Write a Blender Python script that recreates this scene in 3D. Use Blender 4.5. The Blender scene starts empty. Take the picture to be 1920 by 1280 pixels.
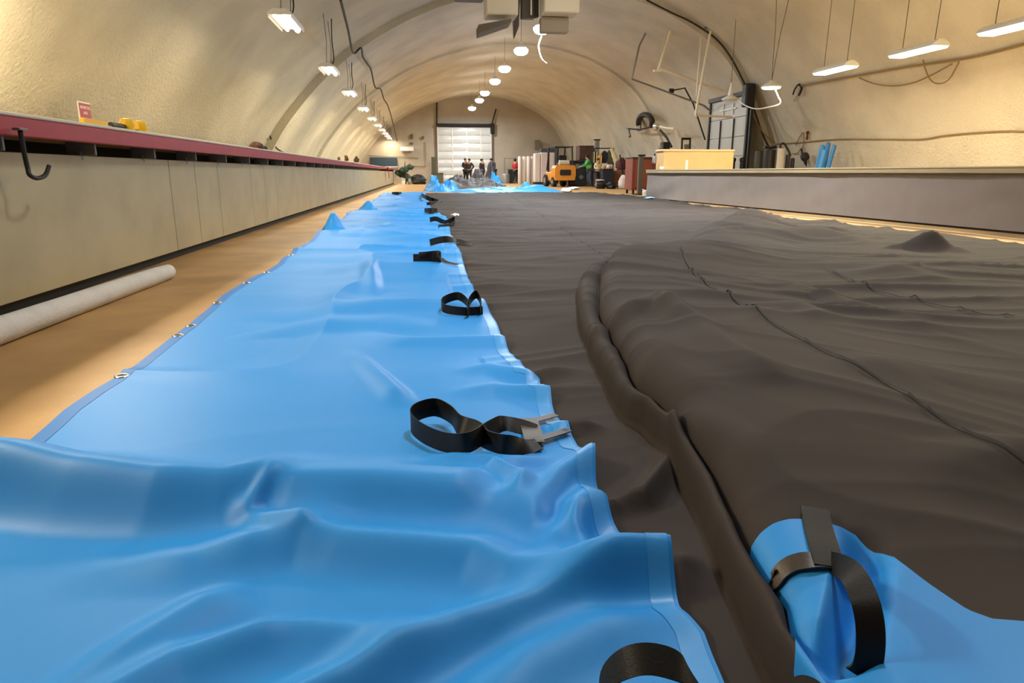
import bpy, bmesh, math, random
import numpy as np
from mathutils import Vector, Matrix
C = bpy.context.scene.collection
SC = bpy.context.scene
rnd = random.Random(7)
pi = math.pi

# ------------------------------------------------------------------ camera
CAM_H, F = 0.75, 1280.0
VPX, VPY = 788.0, 324.0
PITCH = math.atan((640 - VPY) / F)
YAW = math.atan((960 - VPX) / F * math.cos(PITCH))
cam = bpy.data.cameras.new('camera'); cam.sensor_width = 36; cam.lens = 24
cam.clip_start = 0.02; cam.clip_end = 300
camo = bpy.data.objects.new('camera', cam); C.objects.link(camo)
camo.location = (0, 0, CAM_H); camo.rotation_euler = (pi/2 - PITCH, 0, -YAW)
SC.camera = camo

# ------------------------------------------------------------------ world and exposure
w = bpy.data.worlds.new('World'); SC.world = w; w.use_nodes = True
w.node_tree.nodes['Background'].inputs[0].default_value = (0.9, 0.95, 1, 1)
w.node_tree.nodes['Background'].inputs[1].default_value = 0.01
SC.view_settings.view_transform = 'Standard'; SC.view_settings.look = 'None'
SC.view_settings.gamma = 1.0; SC.view_settings.use_curve_mapping = False
SC.view_settings.exposure = 0.33
P_LEFT, P_CENTER, P_RIGHT = 62.0, 260.0, 135.0      # lamp powers (W)
WARM, COOL, GOLD = (1.0, 0.86, 0.62), (0.88, 0.95, 1.0), (1.0, 0.86, 0.58)

# ------------------------------------------------------------------ survey helpers: photo direction -> real point on a plane
def ray(px, py):
    u = (px - 960) / F; v = (640 - py) / F
    fw = math.cos(PITCH) + v*math.sin(PITCH); z = v*math.cos(PITCH) - math.sin(PITCH)
    return (u*math.cos(YAW) + fw*math.sin(YAW), fw*math.cos(YAW) - u*math.sin(YAW), z)
def G(px, py, z=0.0):
    r = ray(px, py); s = (z - CAM_H)/r[2]; return (r[0]*s, r[1]*s)
def G3(px, py, z=0.0):
    x, y = G(px, py, z); return (x, y, z)
def D(px, py, y):
    r = ray(px, py); s = y/r[1]; return (r[0]*s, y, CAM_H + r[2]*s)
def X(px, py, x):
    r = ray(px, py); s = x/r[0]; return (x, r[1]*s, CAM_H + r[2]*s)

# ------------------------------------------------------------------ materials
def lin(h):
    h = h.lstrip('#'); c = [int(h[i:i+2], 16)/255 for i in (0, 2, 4)]
    return tuple((v/12.92 if v <= .04045 else ((v+.055)/1.055)**2.4) for v in c) + (1,)
MATS = {}
def mat(name, col, rough=.6, metal=0., spec=.5, var=0., vscale=4., bump=0., bscale=20., bdist=.02, emit=None, estr=0., stretch=None, col2=None, alpha=1.):
    if name in MATS: return MATS[name]
    m = bpy.data.materials.new(name); m.use_nodes = True; nt = m.node_tree; b = nt.nodes['Principled BSDF']
    c = lin(col); b.inputs['Base Color'].default_value = c
    b.inputs['Roughness'].default_value = rough; b.inputs['Metallic'].default_value = metal
    b.inputs['Specular IOR Level'].default_value = spec
    tc = nt.nodes.new('ShaderNodeTexCoord'); mp = nt.nodes.new('ShaderNodeMapping')
    nt.links.new(tc.outputs['Object'], mp.inputs[0])
    if stretch: mp.inputs['Scale'].default_value = stretch
    if var > 0 or col2:
        n = nt.nodes.new('ShaderNodeTexNoise'); n.inputs['Scale'].default_value = vscale; n.inputs['Detail'].default_value = 6
        nt.links.new(mp.outputs[0], n.inputs['Vector'])
        r = nt.nodes.new('ShaderNodeValToRGB')
        c2 = lin(col2) if col2 else tuple(x*(1-var) for x in c[:3]) + (1,)
        r.color_ramp.elements[0].color = c2; r.color_ramp.elements[0].position = .36
        r.color_ramp.elements[1].color = c; r.color_ramp.elements[1].position = .62
        nt.links.new(n.outputs['Fac'], r.inputs[0]); nt.links.new(r.outputs[0], b.inputs['Base Color'])
    if bump > 0:
        n2 = nt.nodes.new('ShaderNodeTexNoise'); n2.inputs['Scale'].default_value = bscale; n2.inputs['Detail'].default_value = 4
        nt.links.new(mp.outputs[0], n2.inputs['Vector'])
        bp = nt.nodes.new('ShaderNodeBump'); bp.inputs['Strength'].default_value = bump; bp.inputs['Distance'].default_value = bdist
        nt.links.new(n2.outputs['Fac'], bp.inputs['Height']); nt.links.new(bp.outputs[0], b.inputs['Normal'])
    if emit:
        b.inputs['Emission Color'].default_value = emit + (1,); b.inputs['Emission Strength'].default_value = estr
    MATS[name] = m; return m

M_FOAM = mat('sprayed_foam', '#d2cab6', .95, spec=.15, var=.16, vscale=.7, bump=.85, bscale=17, bdist=.034)
M_FLOOR = mat('tan_concrete', '#b9905a', .5, spec=.35, var=.3, vscale=1.6, bump=.15, bscale=60, bdist=.004)
M_BACK = mat('painted_back_wall', '#b5aa98', .9, spec=.2, var=.12, vscale=.8, bump=.4, bscale=6, bdist=.02)
M_RED = mat('red_fascia', '#a81a2c', .45, var=.12, vscale=9)
M_CREAM = mat('cream_board', '#d9cfb4', .6, var=.08)
M_PANEL = mat('beige_panel', '#b8aa86', .6, var=.14, vscale=2.2, bump=.06, bscale=150, bdist=.002)
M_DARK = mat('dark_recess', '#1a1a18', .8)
M_STEEL = mat('dull_steel', '#7e7c76', .5, metal=.7)
M_GREYMET = mat('grey_metal', '#8a8880', .5, metal=.3)
M_BLACK = mat('black_plastic', '#141416', .45)
M_RUST = mat('dark_iron', '#3a3430', .6, metal=.5, var=.3)
M_WHITE = mat('white_enamel', '#e8e6e0', .4)
M_WHITEFOAM = mat('white_foam', '#d2cdc6', .8, var=.08, vscale=8, bump=.2, bscale=60)
def cloth(name, col, rough, spec, col2):
    return mat(name, col, rough, spec=spec, col2=col2, vscale=1.1, bump=.05, bscale=420, bdist=.001)
M_BLUE = cloth('blue_vinyl', '#2a8ede', .5, .3, '#268ad8')
M_BLUE2 = cloth('blue_vinyl_hem', '#1272c2', .5, .3, '#106cba')
M_WELD = cloth('blue_weld', '#3a98e4', .36, .5, '#3a96e0')
M_BROWN = cloth('brown_fabric', '#413a37', .76, .09, '#3b3532')
M_SEAM = mat('brown_seam', '#14100e', .8)
M_STRAP = mat('black_webbing', '#161412', .5, spec=.3, bump=.25, bscale=300, bdist=.002)
M_PATCH = mat('brown_webbing', '#3a3028', .36, spec=.5, bump=.25, bscale=260, bdist=.002)
M_BRASS = mat('grommet_metal', '#c8c2b4', .25, metal=1.)
M_SKIRT = mat('grey_skirt_cloth', '#857b74', .85, var=.06, vscale=3, bump=.08, bscale=300, bdist=.001)
M_WOOD = mat('pale_wood_edge', '#b3a17c', .6, var=.15, stretch=(1, .1, 1), vscale=12)
M_GLOW_W = mat('warm_tube', '#ffffff', .5, emit=(1, .9, .68), estr=14)
M_GLOW_DIM = mat('warm_tube_dim', '#ffffff', .5, emit=(1, .78, .45), estr=2.2)
M_GLOW_C = mat('cool_led', '#ffffff', .5, emit=(1, 1, 1), estr=26)
M_GLOW_G = mat('golden_lens', '#ffffff', .5, emit=(1, .9, .66), estr=9)
M_CORD = mat('dark_cord', '#2c2824', .7)
M_WIRE = mat('thin_wire', '#6b6252', .6)
M_TANCORD = mat('tan_cable', '#8a744c', .7)
M_WHITEPIPE = mat('pale_pipe', '#f0e2c6', .5)
M_DOOR = mat('glossy_door', '#cfcfc9', .22, spec=.6, bump=.25, bscale=3.2, bdist=.05, stretch=(1, 1, 2))
M_DOOR2 = mat('grey_door', '#b4b3aa', .4)

# ------------------------------------------------------------------ mesh helpers
class MB:
    def __init__(s): s.v = []; s.f = []
    def add(s, vs, fs):
        n = len(s.v); s.v += [tuple(p) for p in vs]; s.f += [tuple(i+n for i in f) for f in fs]; return s
    def box(s, c, d, rz=0., rx=0., ry=0., bev=0.):
        hx, hy, hz = d[0]/2, d[1]/2, d[2]/2
        if bev <= 0: bev = min(d)*.06
        bev = min(bev, min(d)*.45)
        bm = bmesh.new(); bmesh.ops.create_cube(bm, size=1)
        for v in bm.verts: v.co = Vector((v.co.x*d[0], v.co.y*d[1], v.co.z*d[2]))
        bmesh.ops.bevel(bm, geom=bm.edges[:], offset=bev, segments=1, affect='EDGES')
        R = Matrix.Rotation(rz, 3, 'Z') @ Matrix.Rotation(ry, 3, 'Y') @ Matrix.Rotation(rx, 3, 'X')
        bm.verts.index_update()
        s.add([R @ v.co + Vector(c) for v in bm.verts], [[v.index for v in f.verts] for f in bm.faces]); bm.free(); return s
    def tube(s, pts, r, n=8, cap=True, smooth=0):
        pts = [Vector(p) for p in pts]
        if smooth: pts = spline(pts, smooth)
        N = len(pts); rs = r if isinstance(r, (list, tuple)) else [r]*N
        if len(rs) != N: rs = [rs[min(len(rs)-1, int(i*len(rs)/N))] for i in range(N)]
        rings = []; prev = None
        for i, p in enumerate(pts):
            t = (pts[min(i+1, N-1)] - pts[max(i-1, 0)])
            t = t.normalized() if t.length > 1e-9 else Vector((0, 0, 1))
            if prev is None:
                a = t.cross(Vector((0, 0, 1)))
                if a.length < .1: a = t.cross(Vector((1, 0, 0)))
            else: a = prev - t*prev.dot(t)
            a.normalize(); prev = a; b = t.cross(a)
            rings.append([p + (a*math.cos(2*pi*k/n) + b*math.sin(2*pi*k/n))*rs[i] for k in range(n)])
        vs = [q for ring in rings for q in ring]; fs = []
        for i in range(N-1):
            for k in range(n):
                k2 = (k+1) % n; fs.append((i*n+k, i*n+k2, (i+1)*n+k2, (i+1)*n+k))
        if cap: fs.append(tuple(range(n))[::-1]); fs.append(tuple((N-1)*n+k for k in range(n)))
        return s.add(vs, fs)
    def lathe(s, prof, c, n=20):
        vs = []; fs = []
        for (r, z) in prof:
            for k in range(n): vs.append((c[0]+r*math.cos(2*pi*k/n), c[1]+r*math.sin(2*pi*k/n), c[2]+z))
        for i in range(len(prof)-1):
            for k in range(n):
                k2 = (k+1) % n; fs.append((i*n+k, i*n+k2, (i+1)*n+k2, (i+1)*n+k))
        fs.append(tuple(range(n))[::-1]); fs.append(tuple((len(prof)-1)*n+k for k in range(n)))
        return s.add(vs, fs)
    def blob(s, c, d, seed=0, amp=.15, n=14, flat=True):
        rr = random.Random(seed); ph = [(rr.uniform(0, 6), rr.uniform(1, 4), rr.uniform(1, 4)) for _ in range(5)]
        vs = []; fs = []; m = n//2
        for i in range(m+1):
            th = pi*i/m
            for k in range(n):
                a = 2*pi*k/n; x, y, z = math.sin(th)*math.cos(a), math.sin(th)*math.sin(a), math.cos(th)
                q = 1 + amp*sum(math.sin(p[0]+p[1]*x*2+p[2]*y*2+z*3*p[1]) for p in ph)/2.2
                zz = z*q
                if flat and zz < -.6: zz = -.6
                vs.append((c[0]+x*q*d[0]/2, c[1]+y*q*d[1]/2, c[2]+zz*d[2]/2))
        for i in range(m):
            for k in range(n):
                k2 = (k+1) % n; fs.append((i*n+k, (i+1)*n+k, (i+1)*n+k2, i*n+k2))
        return s.add(vs, fs)
    def prism(s, poly, axis, a, b):
        # poly: 2-D outline; axis 'x','y','z' extrusion between a and b
        def m(p, t): return {'x': (t, p[0], p[1]), 'y': (p[0], t, p[1]), 'z': (p[0], p[1], t)}[axis]
        n = len(poly); vs = [m(p, a) for p in poly] + [m(p, b) for p in poly]
        fs = [tuple(range(n))[::-1], tuple(range(n, 2*n))] + [(i, (i+1) % n, n+(i+1) % n, n+i) for i in range(n)]
        return s.add(vs, fs)
    def move(s, d): s.v = [(a+d[0], b+d[1], c+d[2]) for a, b, c in s.v]; return s

def spline(P, k=8):
    P = [Vector(p) for p in P]; out = []
    for i in range(len(P)-1):
        p0, p1, p2, p3 = P[max(i-1, 0)], P[i], P[i+1], P[min(i+2, len(P)-1)]
        for j in range(k):
            t = j/k
            out.append(.5*((2*p1)+(p2-p0)*t+(2*p0-5*p1+4*p2-p3)*t*t+(3*p1-p0-3*p2+p3)*t**3))
    out.append(P[-1]); return out

def link(name, me, parent=None, loc=None):
    o = bpy.data.objects.new(name, me); C.objects.link(o)
    if parent: o.parent = parent
    if loc: o.location = loc
    return o
def mesh(name, mb, m, smooth=False, fix=True):
    me = bpy.data.meshes.new(name); me.from_pydata(mb.v, [], mb.f); me.materials.append(m)
    if fix:
        bm = bmesh.new(); bm.from_mesh(me); bmesh.ops.recalc_face_normals(bm, faces=bm.faces[:]); bm.to_mesh(me); bm.free()
    if smooth:
        me.polygons.foreach_set('use_smooth', [True]*len(me.polygons))
        try: me.set_sharp_from_angle(angle=math.radians(40))
        except Exception: pass
    return me
def thing(name, label, cat, loc=(0, 0, 0), rz=0., group=None):
    o = link(name, None, None, loc); o.rotation_euler = (0, 0, rz); o['label'] = label; o['category'] = cat
    if group: o['group'] = group
    o.empty_display_size = .1; return o
def part(name, mb, m, parent, smooth=False, world=False, label=None):
    if world:
        top = parent
        while top.parent: top = top.parent
        mb.move(tuple(-a for a in top.location))
    o = link(name, mesh(name, mb, m, smooth), parent)
    if label: o['label'] = label
    return o
def single(name, mb, m, label, cat, group=None, smooth=False, base=None):
    # one-mesh thing built in world coordinates; its origin goes to the base of its bounding box
    if base is None:
        xs, ys, zs = zip(*mb.v); base = ((min(xs)+max(xs))/2, (min(ys)+max(ys))/2, min(zs))
    mb.move(tuple(-a for a in base)); o = link(name, mesh(name, mb, m, smooth), None, base)
    o['label'] = label; o['category'] = cat
    if group: o['group'] = group
    return o
def struct(name, mb, m, parent=None, smooth=False, fix=True):
    o = link(name, mesh(name, mb, m, smooth, fix), parent)
    if not parent: o['kind'] = 'structure'
    return o
def copy_thing(o, loc, label=None, rz=None):
    r = o.copy(); C.objects.link(r); r.location = loc
    if rz is not None: r.rotation_euler = (0, 0, rz)
    if label: r['label'] = label
    def kids(src, dst):
        for ch in list(src.children):
            c = ch.copy(); C.objects.link(c); c.parent = dst; kids(ch, c)
    kids(o, r); return r
def area(name, parent, loc, sx, sy, power, col, spread=pi):
    l = bpy.data.lights.new(name, 'AREA'); l.shape = 'RECTANGLE'; l.size = sx; l.size_y = sy; l.energy = power; l.color = col; l.spread = spread
    o = bpy.data.objects.new(name, l); C.objects.link(o); o.parent = parent; o.location = loc; return o

# ------------------------------------------------------------------ the vault
PROF = [(-5.75, 0), (-5.45, .7), (-4.95, 1.5), (-4.46, 2.25), (-3.74, 3.11), (-3.03, 3.83), (-2.34, 4.4), (-1.66, 4.86), (-.65, 5.44),
        (.2, 5.82), (.95, 6.1), (2.5, 6.52), (4.3, 6.74), (6.2, 6.6), (7.8, 6.22), (8.7, 5.85), (9.69, 5.3), (10.5, 4.66), (11.14, 3.84), (11.68, 2.9), (12.15, 1.91), (12.45, .9), (12.6, 0)]
PS = [(p.x, p.y) for p in spline([Vector((a, b, 0)) for a, b in PROF], 5)]
SECT = [(-9.0, 23.5, 1.0), (23.5, 33.2, .97), (33.2, 55.2, .955)]
def scaled(p, k): return (4.2 + (p[0]-4.2)*k, p[1]*k)
def zceil(x, y):
    k = [s[2] for s in SECT if y <= s[1]][0] if y < 55 else .955
    best = 0
    for (a, b) in zip(PS[:-1], PS[1:]):
        p, q = scaled(a, k), scaled(b, k)
        if p[0] <= x <= q[0]: best = p[1] + (q[1]-p[1])*(x-p[0])/max(q[0]-p[0], 1e-6)
    return best
def xwall(z, side, y=10.):
    k = [s[2] for s in SECT if y <= s[1]][0]
    pts = [scaled(p, k) for p in PS]; pts = [p for p in pts if (p[0] < 0 if side < 0 else p[0] > 8)]
    pts.sort(key=lambda p: p[1])
    for a, b in zip(pts[:-1], pts[1:]):
        if a[1] <= z <= b[1]: return a[0] + (b[0]-a[0])*(z-a[1])/max(b[1]-a[1], 1e-6)
    return pts[-1][0]
i1 = min(range(len(PS)), key=lambda i: abs(PS[i][0]+3.03)); i2 = min(range(len(PS)), key=lambda i: abs(PS[i][0]-10.5))
def vault(name, pts):
    mb = MB(); n = len(pts); rows = []
    for (ya, yb, k) in SECT:
        ny = int((yb-ya)/1.2)+1
        for j in range(ny+1): rows.append((ya+(yb-ya)*j/ny, k))
    vs = []
    for (y, k) in rows:
        for p in pts:
            q = scaled(p, k); vs.append((q[0], y, q[1]))
    fs = [(i*n+j, i*n+j+1, (i+1)*n+j+1, (i+1)*n+j) for i in range(len(rows)-1) for j in range(n-1)]
    mb.add(vs, fs); o = struct(name, mb, M_FOAM, smooth=False, fix=False)
    me = o.data; me.polygons.foreach_set('use_smooth', [True]*len(me.polygons))
    me.set_sharp_from_angle(angle=math.radians(40)); return o
vault('wall_left', PS[:i1+1]); vault('ceiling', PS[i1:i2+1]); vault('wall_right', PS[i2:])
fl = MB().box((3.5, 23, -.06), (20, 66, .12), bev=.01); struct('floor', fl, M_FLOOR)
def endwall(name, y0, y1, k):
    poly = [scaled(p, k) for p in PS]
    struct(name, MB().prism(poly, 'y', y0, y1), M_BACK)
endwall('wall_back', 55.0, 55.3, .955)
endwall('wall_front', -9.2, -8.9, 1.0)

# ------------------------------------------------------------------ cloth height field
def smooth01(t): t = np.clip(t, 0, 1); return t*t*(3-2*t)
class Noise:
    def __init__(s, seed): s.g = np.random.RandomState(seed).rand(256, 256)
    def __call__(s, x, y):
        xi = np.floor(x).astype(int); yi = np.floor(y).astype(int); fx = x-xi; fy = y-yi
        fx = fx*fx*(3-2*fx); fy = fy*fy*(3-2*fy); g = s.g; a = lambda i, j: g[(xi+i) % 256, (yi+j) % 256]
        return (a(0, 0)*(1-fx)+a(1, 0)*fx)*(1-fy) + (a(0, 1)*(1-fx)+a(1, 1)*fx)*fy
N1, N2, N3, N4 = Noise(1), Noise(2), Noise(3), Noise(4)
RIDGES = {'blue': [], 'brown': []}
def ridge(side, pts, z, h, wn, wf, sharp=1.):
    # pts: photo points along a crest standing about z above the floor; h: one height or one per point; wn / wf: width on the camera side / far side
    hs = h if isinstance(h, (list, tuple)) else [0.] + [h]*(len(pts)-2) + [0.]
    zs = z if isinstance(z, (list, tuple)) else [z]*len(pts)
    W = [G(a, b, c) for (a, b), c in zip(pts, zs)]
    RIDGES[side].append((W, hs, wn, wf, sharp))
def eval_ridges(side, x, y):
    tot = np.zeros_like(x)
    for (W, hs, wn, wf, sharp) in RIDGES[side]:
        m = max(wn, wf); xs = [p[0] for p in W]; ys = [p[1] for p in W]
        sel = (x > min(xs)-m) & (x < max(xs)+m) & (y > min(ys)-m) & (y < max(ys)+m)
        if not sel.any(): continue
        X_, Y_ = x[sel], y[sel]; bd = np.full(X_.shape, 1e9); bh = np.zeros_like(bd); bs = np.zeros_like(bd)
        for i in range(len(W)-1):
            ax, ay = W[i]; bx, by = W[i+1]; dx, dy = bx-ax, by-ay; L = dx*dx+dy*dy+1e-12
            t = np.clip(((X_-ax)*dx+(Y_-ay)*dy)/L, 0, 1); qx, qy = ax+t*dx, ay+t*dy
            d = np.hypot(X_-qx, Y_-qy); s = (dx*(Y_-ay)-dy*(X_-ax)); s = s if dx >= 0 else -s   # s < 0: camera side
            u = d < bd; tt = t*t*(3-2*t)
            bd = np.where(u, d, bd); bh = np.where(u, hs[i]*(1-tt)+hs[i+1]*tt, bh); bs = np.where(u, s, bs)
        wd = np.where(bs < 0, wn, wf); f = np.clip(bd/wd, 0, 1)**sharp
        tot[sel] += bh*.5*(1+np.cos(pi*f))
    return tot
def curve_xy(pts, z):
    W = sorted([G(a, b, z) for a, b in pts], key=lambda p: p[1]); return np.array([p[0] for p in W]), np.array([p[1] for p in W])
def curve_fn(pts, z, near=None, far=None):
    xs, ys = curve_xy(pts, z); xs, ys = list(xs), list(ys)
    if near: xs.insert(0, near[0]); ys.insert(0, near[1])
    if far: xs.append(far[0]); ys.append(far[1])
    return lambda y: np.interp(y, ys, xs)

blueL = curve_fn([(20, 860), (120, 775), (225, 707), (330, 625), (405, 572), (470, 525), (545, 480), (600, 440), (640, 412), (690, 384), (715, 365)], .005, near=(-1.12, .3))
blueR = curve_fn([(798, 364), (806, 385), (815, 400), (840, 410), (845, 440), (862, 470), (878, 525), (900, 560), (930, 600), (940, 628), (955, 660), (984, 690), (988, 707), (1011, 712), (1018, 737), (1031, 741), (1040, 772),
                  (1068, 805), (1085, 834), (1113, 838), (1117, 900), (1130, 932), (1160, 990), (1195, 1024), (1247, 1031), (1253, 1075), (1275, 1140), (1320, 1185), (1345, 1240), (1362, 1280)], .02, near=(.40, .3))
brownR = curve_fn([(1195, 368), (1300, 383), (1420, 397), (1460, 406), (1600, 421), (1750, 438), (1920, 458)], .01, near=(6.45, 2.), far=(6.5, 26.8))
foldE = curve_fn([(1146, 486), (1102, 511), (1079, 549), (1083, 604), (1098, 646), (1114, 683), (1140, 731), (1157, 759), (1177, 780), (1205, 795), (1232, 821), (1253, 855), (1274, 890), (1307, 950), (1335, 1026), (1368, 1100), (1405, 1180), (1440, 1240)], .04, near=(.46, .3), far=(3.2, 26.8))
foldC = curve_fn([(1149, 486), (1124, 529), (1122, 596), (1143, 646), (1164, 683), (1181, 725), (1191, 745), (1222, 769), (1260, 807), (1287, 848), (1325, 900), (1335, 916), (1393, 1036), (1431, 1103), (1472, 1155), (1482, 1210), (1485, 1270)], .07, near=(.53, .3), far=(3.4, 26.8))

def fold_profile(x, y):
    fade = smooth01((5.75-y)/.9); e = foldE(y); c = np.maximum(foldC(y), e+.03); w1 = c-e; d = x-e
    h1 = .10; hc = .055; h2 = np.interp(y, [.3, .95, 1.3, 2., 3.2, 5., 6.], [.10, .13, .165, .18, .17, .17, .17])
    t = np.clip(d/w1, 0, 1)
    roll = np.where(t < .45, np.sqrt(np.clip(1-((.45-t)/.45)**2, 0, 1))*h1, hc+(h1-hc)*np.sqrt(np.clip(1-((t-.45)/.55)**2, 0, 1)))
    dm = np.clip((d-w1)/.11, 0, 1); up = hc+(h2-hc)*np.sqrt(np.clip(1-(1-dm)**2, 0, 1))
    dec = np.clip((d-w1-.11)/1.5, 0, 1); main = up*(1-smooth01(dec)*.8)
    z = np.where(d <= 0, 0, np.where(d < w1, roll, main))
    return z*fade
def waves(x, y, side):
    k = np.clip(y/4., .25, 1.)
    if side == 'blue':
        a = N1(x*1.1+7, y*2.1)-.5; b = N2(x*1.5, y*4.5+x*.8)-.5
        r = 1-np.abs(2*N3(x*.9+3, y*1.5+.5*x)-1)
        sm = smooth01((y-1.9)/.7)
        return (a*.05+b*.018+(r**6)*.035)*k*(.25+.75*sm) + .012
    a = N4(x*.5+7, y*1.3)-.5; yy = y+.18*(N2(x*1.1, y*.7)-.5)*4
    r = 1-np.abs(2*N3(x*.7+11, yy*2.2)-1); r2 = 1-np.abs(2*N1(x*1.1+5, yy*4.+2)-1)
    r3 = 1-np.abs(2*N2(x*1.7+y*.6, yy*6.+2)-1)
    amp = np.clip(y/3., .35, 1.)
    return (a*.05+(r**4)*.030+(r2**3)*.016+(r3**3)*.007)*amp + .006
def H_blue(x, y): return np.maximum(waves(x, y, 'blue') + eval_ridges('blue', x, y), .004)
def H_brown(x, y):
    x = np.asarray(x, float); y = np.asarray(y, float)
    z = waves(x, y, 'brown')*np.where(x > foldE(y), 1., .8) + fold_profile(x, y) + eval_ridges('brown', x, y)
    return np.maximum(z, .003)

# folds of the blue border, nearest first
ridge('blue', [(-260, 850), (0, 866), (150, 882), (300, 890), (420, 884), (500, 873), (560, 880), (700, 880), (850, 885), (930, 892), (1000, 905)], .10, [.15, .14, .12, .11, .10, .105, .09, .09, .085, .05, 0], .15, .30, .85)
ridge('blue', [(531, 890), (480, 925), (455, 945)], .07, [.0, .018, .0], .03, .03, .9)
ridge('blue', [(455, 945), (500, 965), (570, 976)], .06, [.02, .03, .02], .05, .05, .8)
ridge('blue', [(60, 1040), (200, 1018), (350, 1010), (480, 988), (568, 976), (640, 988), (800, 1000), (890, 1008), (960, 1036), (1100, 1040), (1240, 1034)], .07, [0, .012, .03, .05, .065, .055, .055, .055, .05, .055, .05], .11, .16, .8)
ridge('blue', [(480, 1330), (640, 1262), (740, 1205), (854, 1158), (1000, 1117), (1150, 1062), (1250, 1046)], .05, [.04, .05, .055, .045, .05, .05, .04], .09, .10, .8)
ridge('blue', [(190, 1300), (330, 1225), (484, 1178), (560, 1165), (700, 1172), (820, 1140)], .04, [.03, .035, .04, .03, .025, 0], .09, .07, .8)
ridge('blue', [(120, 1290), (260, 1200), (380, 1130), (500, 1085)], .03, [.02, .03, .03, 0], .10, .08, .9)
ridge('blue', [(850, 1340), (1000, 1230), (1130, 1170), (1300, 1150)], .03, [.02, .03, .03, .01], .10, .08, .9)
ridge('blue', [(1113, 840), (1050, 880), (1000, 930), (985, 985)], .06, [.06, .06, .05, 0], .08, .09, .9)
ridge('blue', [(1100, 905), (1075, 935), (1085, 985), (1105, 1030)], .05, [.03, .035, .03, 0], .05, .05, .9)
ridge('blue', [(1125, 930), (1060, 985), (1000, 1010)], .04, [.04, .03, 0], .06, .06, .9)
ridge('blue', [(760, 838), (860, 842), (960, 850), (1060, 838)], .05, [0, .025, .03, 0], .06, .08, .9)
ridge('blue', [(930, 868), (980, 900), (960, 940)], .05, [.04, .035, 0], .05, .05, .8)
# middle of the strip
ridge('blue', [(655, 645), (690, 690), (740, 735), (770, 760)], .03, [0, .03, .03, 0], .09, .07, .9)
ridge('blue', [(690, 480), (700, 520), (702, 560)], .03, [0, .035, 0], .12, .08, .9)
ridge('blue', [(560, 592), (700, 574), (900, 572)], .02, [0, .03, .02], .25, .22)
ridge('blue', [(330, 640), (560, 612), (720, 604), (860, 620)], .02, [.01, .03, .02, 0], .2, .2)
ridge('blue', [(640, 612), (760, 640), (935, 640)], .02, [0, .022, .03], .14, .1, .9)
ridge('blue', [(840, 700), (920, 690), (990, 708)], .02, [0, .02, .035], .1, .08, .9)
ridge('blue', [(820, 742), (930, 728), (1030, 741)], .02, [0, .02, .04], .1, .08, .9)
ridge('blue', [(560, 438), (700, 432), (845, 442)], .04, [.03, .05, .03], .7, .5)
ridge('blue', [(600, 398), (720, 398), (815, 400)], .05, [.03, .06, .04], 1.2, .9)
ridge('blue', [(470, 520), (640, 498), (800, 498)], .03, [0, .03, .02], .35, .3)
# lifted corners at the left hem
ridge('blue', [(604, 437), (627, 438), (652, 437)], .0, [.0, .25, .0], .20, .16, .8)
ridge('blue', [(680, 397), (692, 398), (708, 397)], .0, [.0, .22, .0], .3, .25, .8)

# folds of the brown sheet
ridge('brown', [(1147, 487), (1200, 471), (1290, 457), (1345, 420), (1402, 397), (1450, 398)], .17, [.0, .06, .12, .14, .18, .0], 1.0, .35, .9)
ridge('brown', [(1122, 594), (1180, 580), (1238, 566), (1270, 590), (1291, 604)], .2, [.0, .03, .04, .03, 0], .10, .12, .8)
ridge('brown', [(1236, 566), (1291, 604), (1339, 646), (1418, 697), (1470, 728)], .18, [.02, .035, .035, .03, 0], .13, .15, .8)
ridge('brown', [(1220, 712), (1260, 728), (1315, 762), (1384, 810), (1470, 900)], .2, [0, .02, .025, .02, 0], .09, .10, .8)
ridge('brown', [(1259, 845), (1235, 885), (1206, 921), (1129, 932)], .04, [.03, .05, .05, .02], .05, .06, .8)
ridge('brown', [(1090, 690), (1030, 700), (985, 706)], .02, [0, .03, .02], .07, .07, .8)
ridge('brown', [(1140, 790), (1090, 800), (1050, 800)], .02, [0, .03, .02], .06, .06, .8)
ridge('brown', [(1300, 1010), (1270, 1060), (1290, 1130)], .03, [0, .03, .0], .05, .05, .8)
ridge('brown', [(1680, 462), (1745, 464), (1795, 468)], .02, [.06, .19, .04], .24, .16, .8)
ridge('brown', [(1395, 410), (1420, 411), (1445, 412)], .02, [.06, .15, .0], .5, .4, .8)
ridge('brown', [(1480, 560), (1510, 543), (1600, 570), (1650, 590)], .08, [0, .05, .04, 0], .25, .2, .8)
ridge('brown', [(1380, 600), (1500, 590), (1560, 630)], .08, [0, .04, 0], .2, .16, .8)
ridge('brown', [(1570, 520), (1680, 512), (1830, 540)], .05, [0, .05, 0], .5, .3, .8)
ridge('brown', [(1560, 760), (1680, 720), (1900, 735)], .07, [0, .03, .02], .25, .2, .9)
ridge('brown', [(1700, 985), (1800, 925), (1930, 900)], .07, [0, .025, .03], .16, .14, .9)
ridge('brown', [(1430, 440), (1520, 432), (1660, 450)], .07, [.02, .09, .0], .9, .4, .8)
ridge('brown', [(1195, 470), (1240, 458), (1300, 448)], .05, [0, -.03, 0], .5, .5)
ridge('brown', [(1600, 1075), (1610, 1130), (1600, 1200), (1575, 1290)], .05, [0, -.05, -.06, -.05], .05, .05)


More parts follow.
